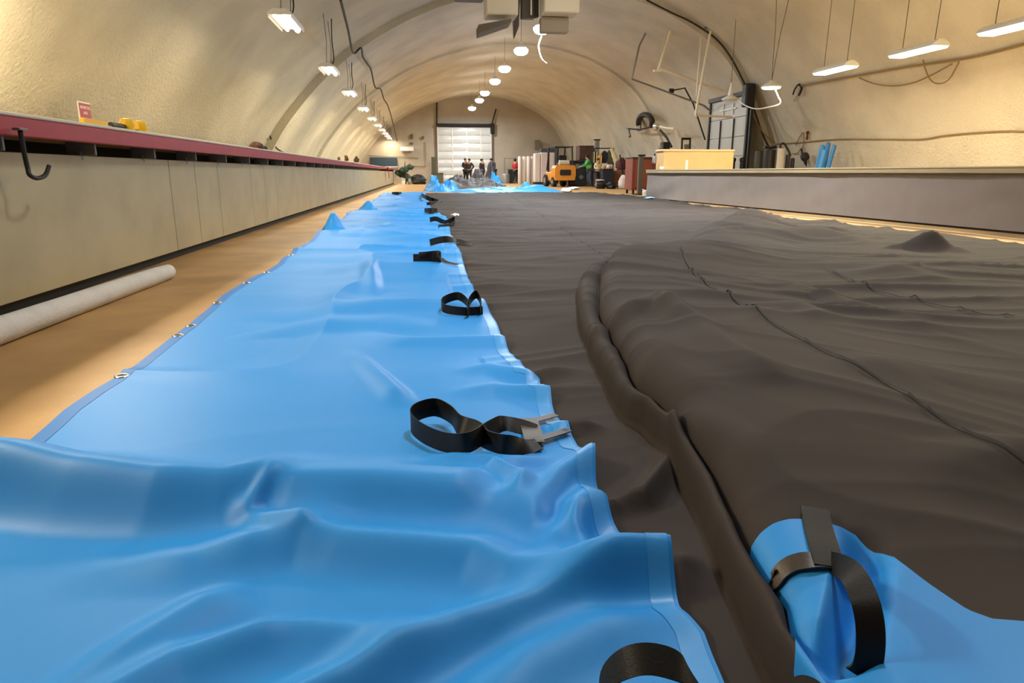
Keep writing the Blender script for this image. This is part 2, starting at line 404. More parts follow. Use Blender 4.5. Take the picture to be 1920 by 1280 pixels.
def grid_mesh(name, Xg, Yg, Zg, m, parent, keep=None):
    nr, nc = Xg.shape; co = np.stack([Xg, Yg, Zg], -1).reshape(-1, 3).astype(np.float32)
    idx = np.arange(nr*nc).reshape(nr, nc)
    q = np.stack([idx[:-1, :-1], idx[:-1, 1:], idx[1:, 1:], idx[1:, :-1]], -1).reshape(-1, 4)
    if keep is not None:
        kc = (keep[:-1, :-1] & keep[:-1, 1:] & keep[1:, 1:] & keep[1:, :-1]).reshape(-1); q = q[kc]
        used = np.unique(q); remap = np.full(nr*nc, -1); remap[used] = np.arange(len(used)); q = remap[q]; co = co[used]
    me = bpy.data.meshes.new(name); me.vertices.add(len(co)); me.vertices.foreach_set('co', co.ravel())
    me.loops.add(q.size); me.loops.foreach_set('vertex_index', q.ravel().astype(np.int32))
    me.polygons.add(len(q)); me.polygons.foreach_set('loop_start', np.arange(0, q.size, 4, dtype=np.int32))
    me.polygons.foreach_set('use_smooth', np.ones(len(q), dtype=bool)); me.update(calc_edges=True); me.validate()
    me.materials.append(m); return link(name, me, parent)
ys = [.34]
while ys[-1] < 26.4: ys.append(ys[-1]+.0058*ys[-1]+.0035)
YS = np.array(ys)
cover = thing('tarpaulin_cover', 'huge brown fabric cover with bright blue border spread over the floor, one corner folded back', 'tarpaulin')
# brown panel: columns follow the blue edge and the two creases of the fold
cols = []
for y in YS:
    e, c = float(foldE(y)), max(float(foldC(y)), float(foldE(y))+.03); l, r = float(blueR(y))-.10, float(brownR(y)); r = max(r, c+1.)
    l = min(l, e-.06)
    q = np.concatenate([np.linspace(l, e-.015, 60), np.linspace(e-.008, e+.03, 10), np.linspace(e+.035, c, 14), c+.12*np.linspace(.02, 1, 16)**1.3, c+.12+(r-c-.12)*(np.linspace(0.005, 1, 210)**1.35)])
    cols.append(q)
XB = np.array(cols); YB = np.repeat(YS[:, None], XB.shape[1], 1); ZB = H_brown(XB, YB)
seam2 = [(1402, 1060), (1408, 1030), (1425, 1004), (1450, 985), (1480, 977), (1530, 980), (1575, 992), (1605, 1008), (1650, 1045), (1720, 1098), (1800, 1148), (1860, 1164), (1930, 1170), (2100, 1172)]
def hit(px, py, up=0.):
    # where the line of sight meets the draped sheet
    r = ray(px, py); t0 = (.5-CAM_H)/r[2]; t1 = CAM_H/-r[2]; T = np.linspace(t0, t1, 600)
    x, y, z = r[0]*T, r[1]*T, CAM_H+r[2]*T; b_ = np.nonzero(z <= H_brown(x, y)+up)[0]; i = b_[0] if len(b_) else -1
    return (float(x[i]), float(y[i]), float(z[i]))
S2 = [hit(a, b)[:2] for a, b in seam2]
for i in range(1, len(S2)): S2[i] = (max(S2[i][0], S2[i-1][0]+.016), S2[i][1])
sx = np.array([p[0] for p in S2]); sy = np.array([p[1] for p in S2]); o_ = np.argsort(sx); sx, sy = sx[o_], sy[o_]
seamY = lambda x: np.interp(x, sx, sy)
keep = ~((YB < np.minimum(np.minimum(seamY(XB-.014), seamY(XB+.014)), seamY(XB))-.012) & (XB > foldC(YB)+.012))
brown = grid_mesh('brown_panel', XB, YB, ZB, M_BROWN, cover, keep); brown['label'] = 'matt brown fabric field'
# blue border
rows = []
for y in YS:
    l, r = float(blueL(y)), float(blueR(y)); rows.append(l+(r-l)*np.linspace(0, 1, 190))
XL = np.array(rows); YL = np.repeat(YS[:, None], XL.shape[1], 1)
ZL = H_blue(XL, YL); ZL = np.maximum(ZL, np.where(XL > blueR(YL)-.14, H_brown(XL, YL)+.006, 0))
hb = 6
blue = grid_mesh('blue_border', XL[:, hb:], YL[:, hb:], ZL[:, hb:], M_BLUE, cover); blue['label'] = 'shiny bright blue border strip'
hem = grid_mesh('hem', XL[:, :hb+1], YL[:, :hb+1], ZL[:, :hb+1]+.001, M_BLUE2, cover); hem['label'] = 'darker blue hem'
weld = grid_mesh('weld_seam', XL[:, -7:-1], YL[:, -7:-1], ZL[:, -7:-1]+.0014, M_WELD, cover); weld['label'] = 'pale welded edge'
def zb(x, y):
    x = np.array([x], float); y = np.array([y], float); return float(H_blue(x, y)[0])
def zr(x, y): return float(H_brown(np.array([x], float), np.array([y], float))[0])
# folded blue corner, bottom right
tt = np.linspace(0, 1, 190)[:, None]
cl = np.full_like(tt, sx[0])
for _ in range(40): cl = .5*cl + .5*(foldC(seamY(cl)*(1-tt)+.30*tt)+.002)
ss = np.linspace(0, 1, 280)[None, :]**1.5
XR = cl + ss*(2.2-cl); YR = seamY(XR)*(1-tt)+.30*tt
ZR = H_brown(XR, YR)+.004
grid_mesh('blue_border', XR, YR, ZR, M_BLUE, cover)['label'] = 'folded back blue corner'
# stitched seams on the brown panel
def seam_line(pts, z=.1):
    P = spline([Vector(G3(a, b, z)) for a, b in pts], 60); mb = MB(); vs = []
    for p in P:
        for dx, dz in ((-.006, 0), (0, .0035), (.006, 0)): vs.append((p.x+dx, p.y, zr(p.x+dx, p.y)+.003+.0022*p.y+dz))
    n = len(P); mb.add(vs, [(i*3+k, i*3+k+1, (i+1)*3+k+1, (i+1)*3+k) for i in range(n-1) for k in range(2)])
    part('stitched_seam', mb, M_SEAM, cover)
seam_line([(1275, 492), (1310, 540), (1365, 578), (1430, 620), (1500, 663), (1575, 705), (1650, 750), (1740, 812), (1830, 865), (1925, 912)])
seam_line([(1545, 502), (1625, 534), (1720, 560), (1800, 580), (1900, 602)], .06)
# grommets along the hem
for (a, b) in [(36, 853), (226, 706), (333, 625), (355, 607), (408, 571), (463, 534), (500, 508), (546, 480), (575, 458)]:
    x, y = G(a, b, .015); x = max(x, float(blueL(y))+.02); z = zb(x, y)+.002; mb = MB()
    R_, r_ = .021, .006; n, k = 20, 8
    vs = [(x+(R_+r_*math.cos(q))*math.cos(p), y+(R_+r_*math.cos(q))*math.sin(p), z+.5*r_*math.sin(q)) for p in [2*pi*i/n for i in range(n)] for q in [2*pi*j/k for j in range(k)]]
    fs = [(i*k+j, i*k+(j+1) % k, ((i+1) % n)*k+(j+1) % k, ((i+1) % n)*k+j) for i in range(n) for j in range(k)]
    mb.add(vs, fs); gr = part('grommet', mb, M_BRASS, cover, True)
    part('hole', MB().lathe([(.001, .0), (.016, .0), (.016, .002), (.001, .002)], (x, y, z-.001), 16), M_DARK, gr)

# straps: flat webbing swept along a centre line
def webbing(P, U, width, th=.0028, k=8):
    # P centre points, U width directions
    PP = spline(P, k); UU = [u.normalized() for u in spline(U, k)]; vs = []; n = len(PP)
    for i, (p, u) in enumerate(zip(PP, UU)):
        t = (PP[min(i+1, n-1)]-PP[max(i-1, 0)]).normalized(); nn = t.cross(u)
        nn = nn.normalized() if nn.length > 1e-6 else Vector((0, 0, 1)); wv = nn.cross(t).normalized()
        for a, b in ((-1, -1), (1, -1), (1, 1), (-1, 1)): vs.append(p+wv*(a*width/2)+nn*(b*th/2))
    fs = []
    for i in range(n-1):
        for j in range(4): fs.append((i*4+j, i*4+(j+1) % 4, (i+1)*4+(j+1) % 4, (i+1)*4+j))
    fs += [(3, 2, 1, 0), tuple((n-1)*4+j for j in range(4))]
    return MB().add(vs, fs)
UP = Vector((0, 0, 1))
def strap_points(lst, surf=zb):
    P = []; U = []
    for (px, py, lift, up) in lst:
        x, y = G(px, py, lift+.03); P.append(Vector((x, y, surf(x, y)+lift))); U.append(Vector(up))
    return P, U
V, FL = (0, .15, 1), (.25, 1, .1)
# big strap in the near middle
st = [(1000, 796, .012, (.1, 1, .2)), (950, 786, .014, (.1, .8, .6)), (918, 796, .03, (0, .3, 1)), (880, 830, .03, (0, .2, 1)), (838, 822, .03, V), (795, 802, .035, V), (771, 782, .04, V), (780, 764, .05, V), (815, 755, .05, V), (845, 768, .045, V),
      (862, 786, .05, (.1, .5, .9)), (885, 792, .05, (.1, .8, .6)), (912, 812, .035, V), (945, 832, .03, V), (985, 826, .014, (.1, .9, .4)), (1010, 822, .012, (.1, 1, .2))]
P, U = strap_points(st); s1 = part('strap', webbing(P, U, .055), M_STRAP, cover, True, label='long black webbing strap looped in a figure of eight')
def flatstrip(a, b, width, lift=.010, surf=zb, n=6):
    A = [(a[0]+(b[0]-a[0])*i/n, a[1]+(b[1]-a[1])*i/n) for i in range(n+1)]; P = []; U = []
    d = Vector((b[0]-a[0], b[1]-a[1], 0)).normalized(); u = Vector((-d.y, d.x, 0))
    for x, y in A:
        P.append(Vector((x, y, surf(x, y)+lift))); U.append(u)
    return webbing(P, U, width, k=3)
gp = lambda a, b: G(a, b, .03)
def zany(x, y): return max(zb(x, y) if x < float(blueR(y)) else 0, zr(x, y) if x > float(blueR(y))-.14 else 0)
part('cross_patch', flatstrip(gp(990, 783), gp(1003, 828), .055, .014), M_PATCH, s1, label='glossy brown stitched cross piece')
part('tail', flatstrip(gp(992, 790), gp(1042, 776), .03, .014, zany), M_PATCH, s1); part('tail', flatstrip(gp(1004, 824), gp(1066, 804), .03, .014, zany), M_PATCH, s1)
# arch of strap at the very bottom edge
P = [Vector(G3(1120, 1330, .01)), Vector(G3(1140, 1268, .05)), Vector(G3(1180, 1240, .085)), Vector(G3(1230, 1236, .095)), Vector(G3(1285, 1258, .08)), Vector(G3(1330, 1310, .03))]
U = [Vector((.4, .5, .6)), Vector((.3, .7, .6)), Vector((.1, .8, .6)), Vector((-.1, .8, .6)), Vector((-.4, .7, .6)), Vector((-.5, .5, .6))]
part('strap', webbing(P, U, .042), M_STRAP, cover, True, label='black strap loop arching at the bottom edge')
# smaller straps along the seam, drawing away
def loop_strap(pts, width, label=None):
    P, U = strap_points(pts, zany); part('strap', webbing(P, U, width), M_STRAP, cover, True, label=label)
loop_strap([(905, 578, .02, V), (870, 580, .025, V), (832, 576, .03, V), (832, 566, .04, V), (860, 560, .045, V), (880, 570, .04, V), (876, 582, .03, V), (880, 564, .05, V), (893, 556, .055, V), (902, 565, .05, V), (900, 577, .03, V)], .045)
loop_strap([(775, 488, .03, V), (805, 488, .03, V), (826, 488, .03, V), (823, 482, .07, (.2, .5, .8)), (815, 481, .06, V), (800, 484, .05, V), (786, 486, .05, V)], .06)
loop_strap([(826, 484, .03, FL), (835, 493, .012, FL), (858, 496, .012, FL)], .04)
loop_strap([(806, 450, .03, V), (832, 446, .06, V), (858, 450, .03, (0, .9, .4)), (884, 455, .015, FL)], .07)
loop_strap([(806, 411, .04, V), (818, 409, .06, V), (835, 414, .03, V), (852, 409, .05, V), (848, 418, .03, V), (822, 424, .02, V)], .07)
loop_strap([(796, 398, .03, V), (808, 397, .06, V), (820, 399, .03, V)], .10)
loop_strap([(800, 382, .03, V), (808, 380, .05, V), (818, 377, .03, V)], .07)
loop_strap([(790, 364, .03, V), (796, 370, .08, V), (812, 374, .03, V), (826, 377, .02, FL)], .11)
loop_strap([(735, 363, .03, V), (745, 362, .06, V), (753, 363, .03, V)], .10)
# straps on the folded corner
def zt(x, y): return zr(x, y)+.006
def seatw(lst, width, m, label=None, th=.003, parent=cover):
    P = []; U = []
    for (px, py, z, up) in lst:
        q = hit(px, py, .012) if z < 0 else G3(px, py, z); x, y = q[0], q[1]; P.append(Vector((x, y, max(q[2], zt(x, y))))); U.append(Vector(up))
    return part('strap', webbing(P, U, width, th), m, parent, True, label=label)
sA = seatw([(1527, 952, -1, (1, 0, 0)), (1535, 990, -1, (1, .05, 0)), (1545, 1025, -1, (1, .05, 0)), (1557, 1062, -1, (1, .05, 0))], .048, M_STRAP, 'dark webbing tab over the folded blue corner')
sB = seatw([(1444, 1120, .06, (.35, .85, .3)), (1452, 1088, -1, (.3, .9, .25)), (1467, 1068, -1, (.2, 1, .15)), (1492, 1054, -1, (.1, 1, .1)), (1530, 1050, -1, (0, 1, .1)), (1575, 1058, -1, (0, 1, .1)), (1594, 1068, -1, (-.3, 1, .1))], .036, M_PATCH, 'glossy brown strap cinched round the fold')
seatw([(1560, 1055, -1, (.4, 1, .3)), (1594, 1072, .19, (.8, .6, .5)), (1620, 1120, .19, (1, .1, .6)), (1632, 1180, .16, (1, -.1, .6)), (1628, 1240, .12, (1, -.2, .6)), (1600, 1310, .06, (1, -.3, .5))], .036, M_STRAP, 'long dark strap hanging off the folded corner')

# ------------------------------------------------------------------ left bench
bench = thing('workbench', 'very long low workbench with bright red edge and beige panel front along the left wall', 'workbench', (-2.24, 0, 0), -.0075)
def bench_y(px, py): return X(px, py, -2.2)[1]
edges = [-1.0, 3.6] + [bench_y(a, b) for a, b in [(316, 330), (364, 340), (406, 345), (467, 350), (492, 350), (513, 350), (596, 340), (607, 340)]]
edges = sorted(edges)
while edges[-1] < 49: edges.append(edges[-1]+1.22)
edges = [e for i, e in enumerate(edges) if i == 0 or e-edges[i-1] > .2 or True]
for a, b in zip(edges[:-1], edges[1:]):
    if a < 0: continue
    part('front_panel', MB().box((-.01, (a+b)/2, .465), (.022, b-a-.012, .79), bev=.003), M_PANEL, bench)
part('front_panel', MB().box((-.01, 1.3, .465), (.022, 4.58, .79), bev=.003), M_PANEL, bench)
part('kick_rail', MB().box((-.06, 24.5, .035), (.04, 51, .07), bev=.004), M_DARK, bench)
part('gap_shade', MB().box((-.35, 24.5, .90), (.02, 51, .1), bev=.004), M_DARK, bench)  # dark sheet standing in for the shade inside the enclosed gap
part('red_fascia', MB().box((.115, 24.5, .985), (.035, 51, .10), bev=.006), M_RED, bench, label='bright red edge board')
part('bench_top', MB().box((-1.28, 24.5, 1.045), (2.83, 51, .02), bev=.005), M_CREAM, bench)
part('end_board', MB().box((-1.3, 49.95, .5), (2.6, .03, .99), bev=.005), M_DARK, bench)
yb = .9
while yb < 34:
    part('bracket', MB().box((.0, yb, .905), (.18, .022, .09), bev=.004).box((-.012, yb, .86), (.03, .03, .06), bev=.004), M_STEEL, bench); yb += 1.02
# hook under the edge
hk = [X(38, 246, -2.03), X(45, 285, -2.05), X(52, 315, -2.05), X(56, 328, -2.04), X(70, 334, -2.04), X(85, 328, -2.04), X(92, 311, -2.04)]
hook = thing('iron_hook', 'dark iron J-shaped hook hanging under the red bench edge', 'hook', hk[0])
part('shank', MB().tube(hk, .012, 8, smooth=6), M_RUST, hook, True, True)
part('plate', MB().box((hk[0][0], hk[0][1], hk[0][2]+.01), (.05, .05, .012)), M_STEEL, hook, world=True)
# white foam tube on the floor in front of the bench
a, b = Vector(G3(318, 508, .05)), Vector(G3(-60, 640, .06)); dr = (b-a).normalized()
mb = MB().tube([a+Vector((0, 0, .005)), a+dr*.02, a+dr*.3, a+dr*1.5, b], [.035, .052, .058, .06, .062], 20)
single('foam_tube', mb, M_WHITEFOAM, 'long white foam tube lying on the floor against the bench panels', 'tube', smooth=True)
# things on the bench: sign, board, clamp, clutter
zt_ = 1.056
sl = X(150, 190, -4.55); sp = thing('notice_sign', 'small white sign with red header standing on the bench against the left wall', 'sign', (-4.55, X(160, 222, -4.55)[1], zt_))
sy0 = X(150, 190, -4.55)[1]; sy1 = X(172, 195, -4.55)[1]; wS = abs(sy1-sy0); hS = sl[2]-zt_
part('board', MB().box((0, 0, hS/2), (.02, wS, hS), bev=.003), M_WHITE, sp)
part('header', MB().box((.0115, 0, hS*.82), (.004, wS*.94, hS*.30), bev=.001), mat('sign_red', '#a8201c', .5), sp)
def text(name, s, size, m, parent, loc, rot):
    cu = bpy.data.curves.new(name, 'FONT'); cu.body = s; cu.size = size; cu.align_x = 'CENTER'; cu.align_y = 'CENTER'; cu.extrude = .0012
    o = bpy.data.objects.new(name, cu); C.objects.link(o); dg = bpy.context.evaluated_depsgraph_get()
    me = bpy.data.meshes.new_from_object(o.evaluated_get(dg)); bpy.data.objects.remove(o)
    me.materials.clear(); me.materials.append(m); q = link(name, me, parent, loc); q.rotation_euler = rot; return q
text('lettering', 'RESTRICTED', wS*.15, M_WHITE, sp, (.0145, 0, hS*.88), (pi/2, 0, pi/2))
text('lettering', 'AREA', wS*.15, M_WHITE, sp, (.0145, 0, hS*.77), (pi/2, 0, pi/2))
mb = MB()
for k in range(3): mb.box((.0115, -wS*.16, hS*(.55-.17*k)), (.003, wS*.5, hS*.06), bev=.0005)
part('text_line', mb, M_BLACK, sp)
mb = MB().tube([(.013, wS*.26, hS*.10), (.013, wS*.2, hS*.30), (.013, wS*.3, hS*.42)], .012, 8).lathe([(.001, -.02), (.02, 0), (.001, .02)], (.013, wS*.32, hS*.5), 10)
part('pictogram', mb, mat('sign_grey', '#8a7f70', .7), sp)
b0 = X(0, 200, -4.4); mb = MB().box((-4.62, X(21, 195, -4.6)[1]-.62, zt_+.19), (.05, 1.25, .38), ry=-.12, bev=.01)
single('brown_board', mb, mat('brown_board', '#7d6a4c', .7, var=.2), 'brown board leaning on the bench against the left wall, cut by the left frame edge', 'board')
cy = X(215, 234, -2.17)[1]
cl = thing('bar_clamp', 'bar clamp with black grip and two yellow ends lying on the red edged bench', 'clamp', (-2.17, cy, zt_))
e = [X(a, b, -2.17)[1]-cy for a, b in ((195, 230), (207, 231), (232, 234), (238, 235), (250, 237), (262, 239))]
part('bar', MB().box((0, (e[0]+e[5])/2, .012), (.02, e[5]-e[0], .016)), M_STEEL, cl)
part('grip', MB().tube([(0, e[1], .025), (0, e[2], .025)], .02, 10), M_BLACK, cl, True)
M_YEL = mat('yellow_plastic', '#e8b400', .45)
part('tail_stop', MB().box((0, e[0]-.15, .025), (.03, .35, .03)), M_YEL, cl)
for q in (e[3], e[5]): part('jaw', MB().lathe([(.02, 0), (.05, .01), (.055, .05), (.04, .085), (.01, .09)], (0, q, 0), 12), M_YEL, cl, True)
k = 0
for (px, py, wpx, hpx, col, lab, cat, nm) in [(507, 276, 22, 14, '#6b4a42', 'reddish brown cloth heap on the bench at the vault step', 'cloth', 'cloth_heap'), (521, 281, 9, 7, '#2a2624', 'small black lump on the bench right of the reddish heap', 'bag', 'black_bag'),
        (646, 299, 5, 9, '#6a4c30', 'short brown jug on the far bench, left of the taller brown jug', 'jug', 'jug'), (659, 297, 7, 13, '#6e4b2c', 'taller brown jug on the far bench between two smaller items', 'jug', 'jug'), (676, 300, 9, 11, '#5c4830', 'brown bundle on the far bench nearest the dark blue board', 'bundle', 'bundle')]:
    x0, yy, zz = X(px, py+hpx/2, -2.6); yy = (zt_-CAM_H)/max((324-(py+hpx/2))/1280., .004); yy = min(yy, 44); xx = (px-788)/1280.*yy
    s = yy/1280.; k += 1
    single(nm, MB().blob((xx, yy, zt_+hpx*s*.3), (wpx*s, wpx*s, hpx*s*1.0), k, .2), mat('clutter_%d' % k, col, .8), lab, cat, smooth=True)
# orange cloth over the far bench edge
yo = 40.; ox = -2.24+.0075*yo+.145; s = yo/1280.
mb = MB(); pts = [(-.35, zt_+.01), (-.1, zt_+.015), (.02, zt_+.0), (.035, .95), (.04, .75), (.045, .45)]; wd = [1.3, 1.4, 1.2, .5, .42, .25]
vs = [];
for (dx, z), wq in zip(pts, wd):
    for t in np.linspace(-.5, .5, 7): vs.append((ox+dx+.02*math.sin(t*20), yo+t*wq, z+(.02 if dx < .01 else 0)))
    for t in np.linspace(-.5, .5, 7): vs.append((ox+dx+.012+.02*math.sin(t*20), yo+t*wq, z+.012+(.02 if dx < .01 else 0)))
fs = []
for i in range(5):
    for j in range(6):
        for q in (0, 7): fs.append((i*14+q+j, i*14+q+j+1, (i+1)*14+q+j+1, (i+1)*14+q+j))
mb.add(vs, fs); single('orange_cloth', mb, mat('orange_cloth', '#e8491c', .7), 'bright orange cloth hanging over the far end of the bench', 'cloth', smooth=True)

# ------------------------------------------------------------------ right table
ta, tb = Vector(G3(1212, 372)), Vector(G3(1920, 440)); dv = (tb-ta).normalized(); th_ = math.atan2(dv.x, -dv.y)
table = thing('cutting_table', 'long grey skirted table with pale wooden edge along the right wall', 'table', tuple(ta), th_)
TL = 19.0; TW = 2.35; TZ = .835
mb = MB(); n = 240; vs = []; NSK = Noise(9)
for i in range(n+1):
    t = -TL*i/n
    for j in range(13):
        z = .03+.71*j/12; d = max(0, 1-i/40.); q = .02*math.sin((i*.12+ (12-j)*.55))*d*(1-j/12)+.015*(float(NSK(np.array([t*1.3+z*2]), np.array([z*3.]))[0])-.5)
        vs.append((.0+q, t, z))
fs = [(i*13+j, (i+1)*13+j, (i+1)*13+j+1, i*13+j+1) for i in range(n) for j in range(12)]
mb.add(vs, fs)
for j in range(2): pass
part('skirt', mb, M_SKIRT, table, True, label='grey cloth skirt')
mb = MB(); vs = []
for i in range(25):
    t = TW*i/24
    for j in range(9): vs.append((.01+t, .0+.012*math.sin(i*1.1), .03+.71*j/8))
mb.add(vs, [(i*9+j, (i+1)*9+j, (i+1)*9+j+1, i*9+j+1) for i in range(24) for j in range(8)]); part('skirt', mb, M_SKIRT, table, True)
part('base_rail', MB().box((.03, -TL/2, .02), (.03, TL, .04), bev=.004), M_DARK, table, label='black bottom rail')
part('edge_board', MB().box((-.025, -TL/2, .782), (.03, TL+.06, .07), bev=.005), M_WOOD, table, label='pale wooden edge')
part('edge_board', MB().box((TW/2, .02, .782), (TW, .03, .07), bev=.005), M_WOOD, table)
part('edge_strip', MB().box((-.028, -TL/2, .742), (.03, TL+.06, .008), bev=.001), M_DARK, table)
part('table_top', MB().box((TW/2-.02, -TL/2, .826), (TW+.06, TL+.06, .022), bev=.004), mat('table_top', '#b9ab8f', .6), table)
for i in range(5):
    for xx in (.25, TW-.2): part('leg', MB().box((xx, -.5-i*4.4, .38), (.08, .08, .76)), M_STEEL, table)
# pale strip of floor tape along the table
mbs = MB(); q = [G(a, b) for a, b in ((1462, 403), (1600, 416), (1750, 431), (1925, 451))]
vs = []
for x, y in q: vs += [(x+.02, y, .004), (x+.10, y, .004), (x+.10, y, .0005), (x+.02, y, .0005)]
mbs.add(vs, [(i*4+j, i*4+(j+1) % 4, (i+1)*4+(j+1) % 4, (i+1)*4+j) for i in range(3) for j in range(4)]+[(0, 1, 2, 3), (12, 13, 14, 15)])
single('floor_tape', mbs, mat('pale_tape', '#e0cfa6', .5), 'pale strip on the floor along the brown fabric edge below the table', 'tape')
# tan carton on the far end of the table
bx = thing('tan_crate', 'big pale tan crate standing on the far end of the grey skirted table', 'crate', (7.95, 19.75, TZ+.004))
M_TAN = mat('tan_card', '#d8b27c', .7, var=.06)
part('body', MB().box((0, 0, .255), (2.12, .6, .51), bev=.015), M_TAN, bx)
part('lid', MB().box((-.01, 0, .535), (2.17, .64, .06), bev=.015), mat('tan_card_lid', '#e2bf92', .65), bx)
part('tape', MB().box((-.35, -.303, .14), (.07, .006, .26)), M_WHITE, bx)
single('paper_scrap', MB().blob((6.82, 19.3, TZ+.035), (.14, .16, .1), 3, .2), M_WHITE, 'crumpled white paper on the table corner beside the tan crate', 'paper', smooth=True)

# ------------------------------------------------------------------ lamps
def fixture_left(name, x, y, z, label, power=None):
    t = thing(name, label, 'light', (x, y, z), 0, 'left row of hanging fluorescent lamps')
    L, W_ = 1.22, .40
    mb = MB().prism([(-W_/2, 0), (W_/2, 0), (W_/2, .03), (.10, .09), (-.10, .09), (-W_/2, .03)], 'y', -L/2, L/2)
    mb.v = [(a, b, c+.012) for a, b, c in mb.v]
    part('housing', mb, M_WHITE, t)
    for sx_ in (-.19, .19): part('reflector_lip', MB().box((sx_, 0, -.012), (.018, L, .045), bev=.003), M_WHITE, t)
    part('tube', MB().tube([(.09, -L/2+.02, -.006), (.09, L/2-.02, -.006)], .045, 10), M_GLOW_W, t, True)
    part('tube', MB().tube([(-.09, -L/2+.02, -.004), (-.09, L/2-.02, -.004)], .03, 10), M_GLOW_DIM, t, True)
    zc = min(zceil(x, y), 6.6)-z
    for dy in (-.45, .45): part('hanger_wire', MB().tube([(0, dy, .1), (.03, dy*1.02, zc*.5), (-.01, dy*.95, zc-.01)], .008, 5), M_WIRE, t)
    part('power_cord', MB().tube([(.05, .1, .1), (.12, .12, .3), (.10, .1, zc*.6), (.12, .1, zc-.02)], .014, 6, smooth=5), M_CORD, t)
    area('lamp_light', t, (0, 0, -.06), .34, L, power or P_LEFT, WARM); return t
ORD = ['first', 'second', 'third', 'fourth', 'fifth', 'sixth', 'seventh', 'eighth', 'ninth', 'tenth']
LX, LZ = -2.2, 3.25
for i, y in enumerate([13.1, 18.8, 23.9, 29.6, 34.8, 39.5, 43.8, 47.6, 51.0, 54.0]):
    fixture_left('fluorescent_lamp', LX, y, LZ, '%s fluorescent lamp from the camera in the row hanging above the left bench' % ORD[i])
for y in (7.4, 2.2): fixture_left('fluorescent_lamp', -3.3, y, 2.75, 'fluorescent lamp close to the left wall, nearer than the row above the bench', 125)
def fixture_center(x, y, z, label, power=None, spread=pi):
    t = thing('led_lamp', label, 'light', (x, y, z), 0, 'middle row of bright white ceiling lamps')
    part('lens', MB().lathe([(.02, -.2), (.12, -.19), (.22, -.14), (.27, -.05), (.27, 0), (.22, .03)], (0, 0, 0), 20), M_GLOW_C, t, True)
    part('housing', MB().lathe([(.22, 0), (.22, .03), (.12, .10), (.06, .2), (.02, .24)], (0, 0, .03), 20), M_WHITE, t, True)
    zc = zceil(x, y)-z
    part('hanger_wire', MB().tube([(0, 0, .25), (.01, 0, zc-.01)], .008, 5), M_WIRE, t)
    l = bpy.data.lights.new('lamp_light', 'AREA'); l.shape = 'DISK'; l.size = .5; l.energy = power or P_CENTER; l.color = COOL; l.spread = spread
    o = bpy.data.objects.new('lamp_light', l); C.objects.link(o); o.parent = t; o.location = (0, 0, -.24); return t
CL = [(1016, 52), (977, 93), (946, 127), (928, 151), (909, 173), (899, 187), (885, 202)]
for i, (a, b) in enumerate(CL):
    y = 1280*4.9/(324-b); p = D(a, b, y)
    fixture_center(p[0], p[1], p[2], '%s bright white lamp from the camera in the row under the vault crown' % ORD[i])
for x, y, pw in ((4.2, 17.5, 260), (4.2, 12., 300), (2.4, 7.6, 95), (1.6, 3.0, 54)): fixture_center(x, y, 5.65, 'unseen white lamp lighting the floor, nearer than the box heaters', pw, 2.0)  # lamps out of view; the two nearest are added to brighten the foreground cloth
p = D(1016, 66, 23.1)
single('dangling_cord', MB().tube([D(1016, 66, 23.2), D(1010, 85, 23.2), D(1012, 100, 23.2), D(1017, 112, 23.2), D(1025, 119, 23.2)], .02, 6, smooth=6), M_GLOW_DIM if False else M_WHITE, 'short white cord dangling below the nearest crown lamp', 'cord', smooth=True)
def fixture_right(x, y, z, label):
    t = thing('strip_lamp', label, 'light', (x, y, z), 0, 'right row of hanging strip lamps')
    L = 1.2
    part('housing', MB().prism([(-.17, 0), (.17, 0), (.15, .05), (.05, .11), (-.05, .11), (-.15, .05)], 'y', -L/2, L/2), M_WHITE, t)
    part('lens', MB().prism([(-.16, 0), (.16, 0), (.13, -.035), (-.13, -.035)], 'y', -L/2+.02, L/2-.02), M_GLOW_G, t)
    for dy in (-.42, .42):
        zc = zceil(x+.05, y)-z
        part('hanger_wire', MB().tube([(0, dy, .1), (.05, dy*1.05, zc-.01)], .007, 5), M_WIRE, t)
    area('lamp_light', t, (0, 0, -.06), .3, L, P_RIGHT, GOLD); return t
for i, (a, b) in enumerate([(1905, 50), (1720, 96), (1565, 131)]):
    y = 1280*2.2/(324-b); p = D(a, b, y)
    fixture_right(p[0], p[1], p[2], ['strip lamp cut by the right frame edge, nearest of the right row', 'second strip lamp of the right row, hanging on two wires above the grey table', 'third strip lamp of the right row, left of the larger ones'][i])
for y in (8.0, 5.9): fixture_right(9.1, y, 2.95, 'strip lamp of the right row nearer than the one cut by the frame edge')
# two shaded pendants by the right door
def pendant(px, py, y, label, rad, lit, cone):
    x, _, z = D(px, py, y); t = thing('pendant_lamp', label, 'light', (x, y, z))
    part('shade', MB().lathe([(rad, 0), (rad, .03), (rad*.6, .09), (.08, .13), (.05, .16 if not cone else .32), (.02, .18 if not cone else .5)], (0, 0, 0), 20), M_WHITE, t, True)
    part('bulb', MB().lathe([(.02, -.03), (rad*.85, -.02), (rad*.9, .0), (.02, .01)], (0, 0, -.01), 16), M_GLOW_G if lit else M_WHITE, t, True)
    zc = zceil(x+.0, y)-z
    if lit:
        part('hanger_wire', MB().tube([(0, 0, .17), (-.02, 0, zc*.5), (-.1, 0, zc-.01)], .009, 5), M_WIRE, t)
        part('hanger_wire', MB().tube([(0, 0, .17), (.12, 0, zc*.45), (.35, 0, zceil(x+.35, y)-z-.01)], .009, 5), M_WIRE, t)
        area('lamp_light', t, (0, 0, -.06), .4, .4, 60, GOLD)
    else:
        part('hanger_wire', MB().tube([(0, 0, .5), (.0, 0, zc-.01)], .009, 5), M_WIRE, t)
    return t
